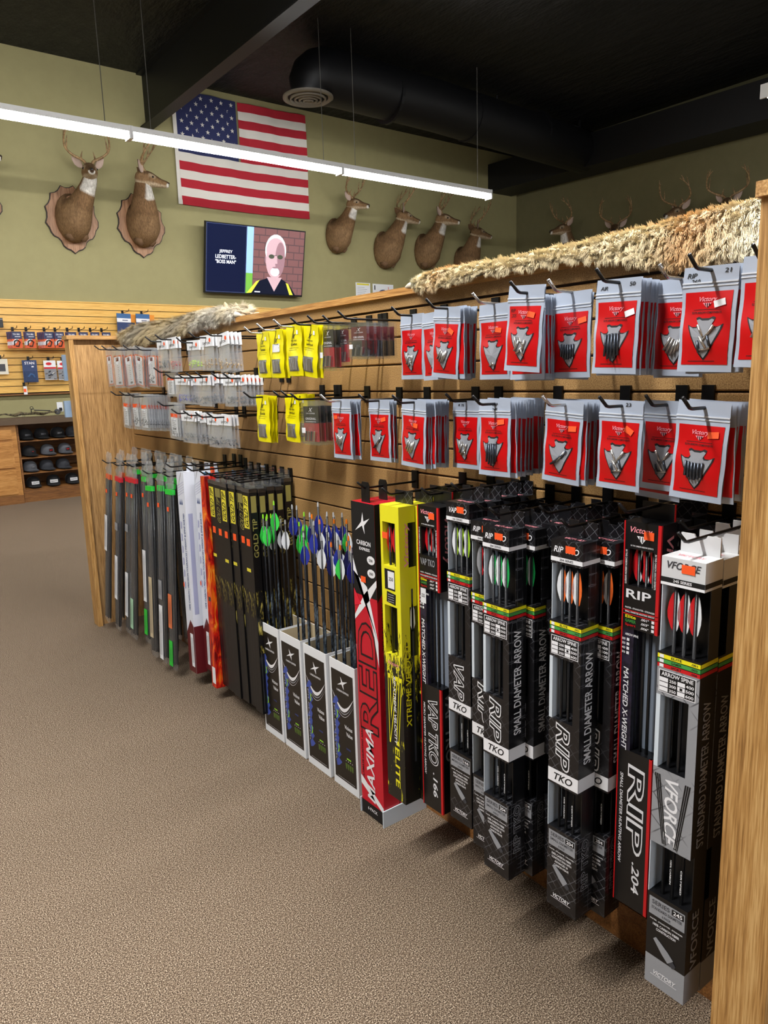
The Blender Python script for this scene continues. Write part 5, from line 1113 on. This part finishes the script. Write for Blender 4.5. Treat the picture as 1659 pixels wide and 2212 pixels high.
# papers pinned on the wall
def paper(label, x0, x1, zt, h, draw):
    t = thing('pinned_paper', label, 'paper', ((x0+x1)/2, YB-.003, zt-h), (0, 0, 0)); w = (x1-x0)/2
    s = MB().box(-w, w, -.002, 0, 0, h).build('sheet', M_white, t); p = MB(); draw(p, w, h); p.build('print', [M_gyel, M_dgray, M_stan, M_red, M_gyel, M_ink], s)
def d1_(p, w, h):
    p.rect(-w*.85, w*.85, h*.9, h*.97, -.0025, 0)
    for k in range(9): p.rect(-w*.8, w*(.2+.5*((k*37) % 10)/10), h*(.8-.075*k), h*(.81-.075*k), -.0025, 1)
def d2_(p, w, h):
    for r, m in ((.62, 2), (.46, 2), (.40, 3), (.2, 0)): p.prism([(.0+w*r*math.cos(a), h*.45+w*r*math.sin(a)) for a in np.linspace(0, 2*PI, 24)[:-1]], -.003-(.7-r)*.002, -.002, m)
    p.text('1', -w*.8, h*.85, w*.1, h*.18, -.003, 5); p.text('3', w*.5, h*.85, w*.1, h*.1, -.003, 3)
paper('typed notice with yellow heading pinned beside the target', 7.13, 7.42, 2.84, .38, d1_)
paper('paper archery target with red blue and yellow rings', 7.47, 7.90, 2.835, .40, d2_)
# ------------------------------------------------------------------ flag
M_fred = mat('flag_red', (184, 34, 50), .85); M_fwht = mat('flag_white', (228, 224, 214), .85); M_fblu = mat('flag_blue', (42, 48, 92), .85)
FX0, FX1, FZ0, FZ1 = 4.25, 6.30, 3.715, 5.165
fl = thing('national_flag', 'stars and stripes flag hung flat on the olive wall', 'flag', (FX0, YB-.03, FZ0))
FW, FH = FX1-FX0, FZ1-FZ0; sh = FH/13
def fy(x, z): return -.008*math.sin(x*9+z*2)-.006*math.sin(x*23+z*5)
def cloth(name, x0, x1, z0, z1, m, nx, off=0, parent=fl):
    b = MB(); grid(b, x0, x1, z0, z1, nx, 2)
    for i, (x, y, z) in enumerate(b.v): b.v[i] = (x, fy(x, z)-off, z-.012*math.sin(x*1.6))
    return b.build(name, m, parent, smooth=True)
for i in range(13): cloth('stripe', (.92 if i >= 6 else 0)+.03, FW, sh*i, sh*(i+1), M_fred if i % 2 == 0 else M_fwht, 40)
cn = cloth('canton', .03, .92, sh*6, FH, M_fblu, 20, .001)
cloth('header_tape', -.02, .035, 0, FH, M_fwht, 2, .002)
st = None
for r in range(9):
    for c in range(6 if r % 2 == 0 else 5):
        x = .03+.89*((c+.5+(.5 if r % 2 else 0))/6); z = sh*6+(FH-sh*6)*(r+.75)/9.5
        if st is None:
            so = MB().prism([((.032 if k % 2 == 0 else .0125)*math.sin(PI*k/5), (.032 if k % 2 == 0 else .0125)*math.cos(PI*k/5)) for k in range(10)][::-1], -.001, 0).build('star', M_fwht, cn, (x, fy(x, z)-.003, z-.012*math.sin(x*1.6))); st = so.data
        else: link('star', st, cn, (x, fy(x, z)-.003, z-.012*math.sin(x*1.6)))
# ------------------------------------------------------------------ television
tv = thing('television', 'wide flat television on the olive wall showing a portrait slide', 'television', (5.255, 9.86, 2.56), (math.radians(12), 0, 0))
TW, TH = .785, .935
MB().box(-TW, TW, 0, .05, 0, TH).build('housing', M_black, tv)
MB().box(-.3, .3, .05, .13, .12, .4).build('wall_mount', M_steel, tv)
sc = MB().rect(-TW+.012, TW-.012, .018, TH-.012, -.001).build('screen', mat('screen_glass', (10, 12, 20), .08, emit=.02), tv)
def em(name, c, s=1.0): return mat('screen_'+name, c, .12, emit=s*.8)
p = MB(); e = -.0016
cols = [em('navy', (20, 26, 52)), em('white', (232, 236, 246)), em('sky', (150, 190, 246)), em('grass', (110, 170, 70)), em('brick', (120, 84, 84)), em('mortar', (92, 72, 74)), em('skin', (196, 164, 172)), em('skin_shade', (150, 116, 124)), em('hair', (206, 212, 214)), em('shirt', (22, 26, 42)), em('lime', (206, 208, 70)), em('dark', (74, 78, 66)), em('rim', (70, 80, 120))]
p.rect(-TW+.014, -.17, .022, TH-.016, e, 12); p.rect(-TW+.02, -.176, .028, TH-.022, e-.0002, 0)
for j, s_ in enumerate(('JEFFREY', 'LEDBETTER-', '"BOSS MAN"')): p.text(s_, -.48, .56-.065*j, (.2, .31, .31)[j], .05, e-.0005, 1)
x0 = -.165
p.rect(x0, -.06, .3, TH-.016, e, 2); p.rect(x0, -.06, .022, .3, e, 3); p.rect(-.06, TW-.014, .022, TH-.016, e, 5)
for r in range(9):
    zz = .03+.1*r
    for c in range(6):
        a = max(-.055, -.06+.19*c-(.09 if r % 2 else 0)); b = min(TW-.018, -.06+.19*c-(.09 if r % 2 else 0)+.175)
        if b > a+.02: p.rect(a, b, zz, min(zz+.085, TH-.02), e-.0002, 4)
def ell(cx, cz, rx, rz, mi, o, a0=0, a1=2*PI, n=22): p.poly([(cx+rx*math.cos(a), e-o, cz+rz*math.sin(a)) for a in np.linspace(a0, a1, n)[:(-1 if a1-a0 > 6.2 else None)]], mi)
p.poly([(-.15, e-.0006, .022), (.02, e-.0006, .19), (.2, e-.0006, .25), (.4, e-.0006, .25), (.55, e-.0006, .17), (.66, e-.0006, .022)], 9)
p.poly([(-.15, e-.0008, .022), (.0, e-.0008, .19), (.06, e-.0008, .215), (-.07, e-.0008, .03)], 10); p.poly([(.62, e-.0008, .022), (.56, e-.0008, .022), (.49, e-.0008, .19), (.53, e-.0008, .18)], 10)
p.poly([(.17, e-.0008, .26), (.3, e-.0008, .06), (.42, e-.0008, .26)], 6); ell(.3, .63, .172, .22, 8, .001); ell(.3, .50, .155, .26, 6, .0012); ell(.3, .64, .15, .16, 6, .0013); ell(.375, .52, .08, .23, 7, .0014); ell(.3, .335, .075, .06, 8, .0015); ell(.3, .395, .045, .012, 7, .0017); ell(.145, .5, .02, .05, 7, .0009)
for cx in (.235, .375): ell(cx, .545, .046, .03, 11, .0018)
p.rect(.28, .33, .555, .565, e-.0016, 11); p.poly([(.29, e-.0016, .56), (.325, e-.0016, .56), (.335, e-.0016, .45), (.275, e-.0016, .45)], 6); p.rect(-.02, .07, .04, .055, e-.0009, 1)
p.build('screen_picture', cols, sc)
# ------------------------------------------------------------------ deer shoulder mounts
M_deer = vcol_mat('deer_hide', .8, .15)
_v = coords(M_deer, (1, 1, .3)); _n1 = noise(M_deer, _v, 70, 4, .7); _mm = N(M_deer, 'ShaderNodeMixRGB', blend_type='MULTIPLY'); _mm.inputs[0].default_value = .8
L(M_deer, [n for n in M_deer.node_tree.nodes if n.type == 'ATTRIBUTE'][0].outputs['Color'], _mm.inputs[1]); L(M_deer, ramp(M_deer, _n1, [(.3, (150, 146, 140)), (.65, (255, 255, 255))]).outputs[0], _mm.inputs[2]); L(M_deer, _mm.outputs[0], bsdf(M_deer).inputs['Base Color']); bump(M_deer, _n1, .5, .006)
M_ant = speckle('antler_bone', [(.35, (104, 78, 50)), (.65, (176, 146, 104))], 30, rough=.55); M_eye = mat('deer_eye', (12, 10, 9), .08); M_nose = mat('deer_nose', (18, 17, 18), .35); M_earin = mat('deer_ear_inner', (176, 154, 140), .8)
M_plq = wood('plaque_wood', (110, 74, 46), (154, 112, 78), (180, 138, 104), 'z', 5, .4, False); M_plqe = mat('plaque_edge', (34, 22, 16), .6)
def deer(label, loc, rz, lean, theta, sc_=1.0, plaque=False, seed=1, tall=.42):
    R_ = random.Random(seed)
    t = thing('deer_head_mount', label, 'deer mount', loc, (0, 0, rz), 'deer heads on the walls'); t.scale = (sc_,)*3
    th = math.radians(theta); hd = Vector((math.sin(th), -math.cos(th), -.10)).normalized()
    hb = Vector((lean, -.36, tall))
    cp = [ # neck and shoulder: centre, lateral radius, up-down radius
     ((0, -.002, -.02), .19, .27), ((.0, -.05, -.02), .205, .285), ((lean*.12, -.13, .0), .19, .262), ((lean*.32, -.21, .08), .152, .205), ((lean*.58, -.27, .18), .120, .16), ((lean*.82, -.315, .28), .098, .126), ((lean, -.35, .37), .086, .102), ((lean, -.365, .43), .070, .08)]
    hp = [(-.085, .012, .012, .008), (-.075, .045, .05, .008), (-.045, .072, .080, .008), (0, .082, .092, .006), (.05, .081, .090, .012), (.10, .073, .078, .012), (.15, .057, .061, .002), (.20, .044, .047, -.008), (.245, .038, .039, -.012), (.275, .031, .029, -.013), (.286, .012, .012, -.013)]
    brown, dkb, pale, white, tan = npl((134, 104, 72)), npl((92, 70, 50)), npl((200, 180, 150)), npl((240, 236, 226)), npl((160, 128, 92))
    V_, F_, K_ = [], [], []; HS = 1.12
    def loft(M, headpart):
        n = 20; k0 = len(V_); m = len(M)
        for i in range(m):
            c = Vector(M[i, :3]); s = i/(m-1)
            if headpart: tn = hd.copy()
            else:
                tn = Vector(M[min(i+1, m-1), :3])-Vector(M[max(i-1, 0), :3]); tn = Vector((0, -1, 0)) if i == 0 else tn.normalized()
            w_ = 1 if headpart else s
            lat = Vector((-1, 0, 0))*(1-w_)+Vector((-math.cos(th), -math.sin(th), 0))*w_; lat -= tn*lat.dot(tn); lat.normalize(); up = lat.cross(tn)
            if up.z < 0: up = -up
            for j in range(n):
                a = 2*PI*j/n; ca, sa = math.cos(a), math.sin(a); rr = 1+(.08*max(0, -sa)**2 if not headpart and s < .35 else 0)
                q = c+lat*(M[i, 3]*ca*rr)+up*(M[i, 4]*sa*rr)
                if i == 0 and not headpart: q.y = -.002
                V_.append(q); sd_ = max(0, sa)
                if not headpart:
                    col = brown*(1-.25*sd_)+dkb*.25*sd_
                    if s < .45 and sa < -.2: col = tan*.6+brown*.4
                    if s > .66 and sa < -.35: col = white
                    if s < .5: col = col*(.9+.2*math.sin(j*2.3+i*.9)*.5)
                else:
                    col = brown*.7+tan*.3
                    if sa > .45 and s > .3: col = dkb*.6+brown*.4
                    if sa < -.45: col = pale
                    if .44 < s < .58 and .1 < sa < .6: col = pale*.6+brown*.4
                    if s > .84: col = white if sa < .25 else dkb
                    if s > .95: col = dkb*.6
                K_.append(col)
        F_.extend([(k0+i*n+j, k0+i*n+(j+1) % n, k0+(i+1)*n+(j+1) % n, k0+(i+1)*n+j) for i in range(m-1) for j in range(n)]); F_.append(tuple(range(k0+(m-1)*n, k0+m*n)))
    loft(curve_pts(np.array([list(c)+[a, b] for c, a, b in cp]), 26), False)
    loft(curve_pts(np.array([list(hb+hd*s_*HS+Vector((0, 0, dz*HS)))+[a*HS, b*HS] for s_, a, b, dz in hp]), 28), True)
    me = bpy.data.meshes.new('hide_form'); me.from_pydata([tuple(v) for v in V_], [], F_); me.materials.append(M_deer); me.polygons.foreach_set('use_smooth', [True]*len(F_)); setcol(me, np.array(K_)); link('hide_form', me, t)
    side = Vector((math.cos(th), math.sin(th), 0)); upv = Vector((0, 0, 1)); bk = -Vector((hd.x, hd.y, 0)).normalized()
    for s in (-1, 1):
        MB().lathe([(.001, -.014), (.009, -.01), (.0135, 0), (.009, .01), (.001, .014)], 10).xf(Matrix.Translation(hb+hd*.122+side*(s*.0755)+upv*.034)).build('eye', M_eye, t, smooth=True)
        ed = (side*s*.6+upv*.72+bk*.25).normalized(); b0 = hb+side*(s*.07)+upv*.066-hd*.005; en = (hd*.7+side*s*.6).normalized()
        ev = ed.cross(en).normalized()
        out = [(0, .014), (.035, .038), (.085, .046), (.13, .03), (.17, .003)]
        v = []; f = []
        for (l, w_) in out:
            for q in (-1, -.5, 0, .5, 1): v.append(b0+ed*l+ev*(w_*q)-en*(.014*(1-q*q))+en*.012)
        for i in range(4):
            for j in range(4): f.append((i*5+j, i*5+j+1, (i+1)*5+j+1, (i+1)*5+j))
        k = len(v); v2 = [x-en*.006 for x in v]; e_ = MB(); e_.add(v, f, 1); e_.add(v2, [x[::-1] for x in f], 0); e_.build('ear', [mat('deer_ear_back', (112, 82, 56), .8), M_earin], t, smooth=True)
        # antler
        p0 = hb+side*(s*.034)+upv*.095+hd*.035
        def ap(o, u, fwd): return p0+side*(s*o)+upv*u+hd*fwd
        spread = R_.uniform(.20, .25); beam = [ap(0, 0, 0), ap(.03, .05, -.03), ap(spread*.62, .10, -.04), ap(spread, .17, .0), ap(spread*1.05, .26, .06), ap(spread*.92, .34, .12), ap(spread*.66, .40, .17)]
        bp_ = [Vector(x) for x in curve_pts(np.array([list(x) for x in beam]), 16)]
        an = MB().tube(bp_, [.020*(1-.72*i/15) for i in range(16)], 7).build('antler', M_ant, t, smooth=True)
        for i, ln in ((3, .09), (7, R_.uniform(.15, .19)), (10, R_.uniform(.13, .17)), (13, R_.uniform(.07, .11))):
            q = bp_[i]; MB().tube([q, q+upv*ln*.5+hd*.012-side*s*.006, q+upv*ln+hd*.035-side*s*.02], [.0115, .009, .002], 6).build('tine', M_ant, an, smooth=True)
    MB().lathe([(.001, -.02), (.018, -.014), (.024, 0), (.018, .012), (.001, .016)], 10).xf(Matrix.Translation(hb+hd*.304+upv*.002)).build('nose', M_nose, t, smooth=True)
    for s in (-1, 1): MB().tube([(s*.07+lean*.05, -.10, -.24), (s*.075+lean*.05, -.15, -.27), (s*.07+lean*.05, -.13, -.31)], [.075, .06, .025], 8).build('foreleg_stump', M_deer2, t, smooth=True)
    if plaque:
        out = []
        for k in range(40):
            a = 2*PI*k/40; r = 1+(.09 if k % 3 == 0 else 0)-(.12 if math.sin(a) < -.55 and abs(math.cos(a)) > .45 else 0); out.append((.285*r*math.cos(a), -.04+.365*r*math.sin(a)))
        MB().prism(out, -.018, .008).build('plaque', M_plq, t)
        MB().prism([(x*1.04, (z+.04)*1.03-.04) for x, z in out], -.008, .010).build('plaque_edge', M_plqe, t)
    return t
M_deer2 = mat('deer_leg_hide', (112, 84, 58), .85)
DY = YB-.014
deer('plaque mounted deer cut off by the frame edge', (1.72, DY, 3.50), 0, -.02, 72, 1, True, 3)
deer('plaque mounted deer facing the room with white throat', (2.82, DY, 3.42), 0, .16, -12, 1, True, 4, .44)
deer('plaque mounted deer with head turned towards the flag', (3.69, DY, 3.43), 0, -.06, 72, 1, True, 5, .44)
deer('deer head without plaque right below the strip lamp beside the television', (6.76, DY, 3.54), 0, .13, 30, .9, False, 6)
deer('deer head in profile above the archery target paper', (7.70, DY, 3.40), 0, .12, 74, 1, False, 7)
deer('deer head turned half outwards, third past the television', (8.56, DY, 3.44), 0, .1, 42, 1, False, 8)
deer('deer head nearest the room corner', (9.46, DY, 3.30), 0, 0, 74, 1, False, 9)
for i, (y, z) in enumerate(((8.55, 3.30), (7.55, 3.12), (6.45, 3.18), (5.7, 3.16))):
    deer('deer head on the dark end wall, %s from the corner' % ORD[i], (XR-.014, y, z), -PI/2, .02, (-20, 30, -10, 20)[i], .95, False, 20+i)
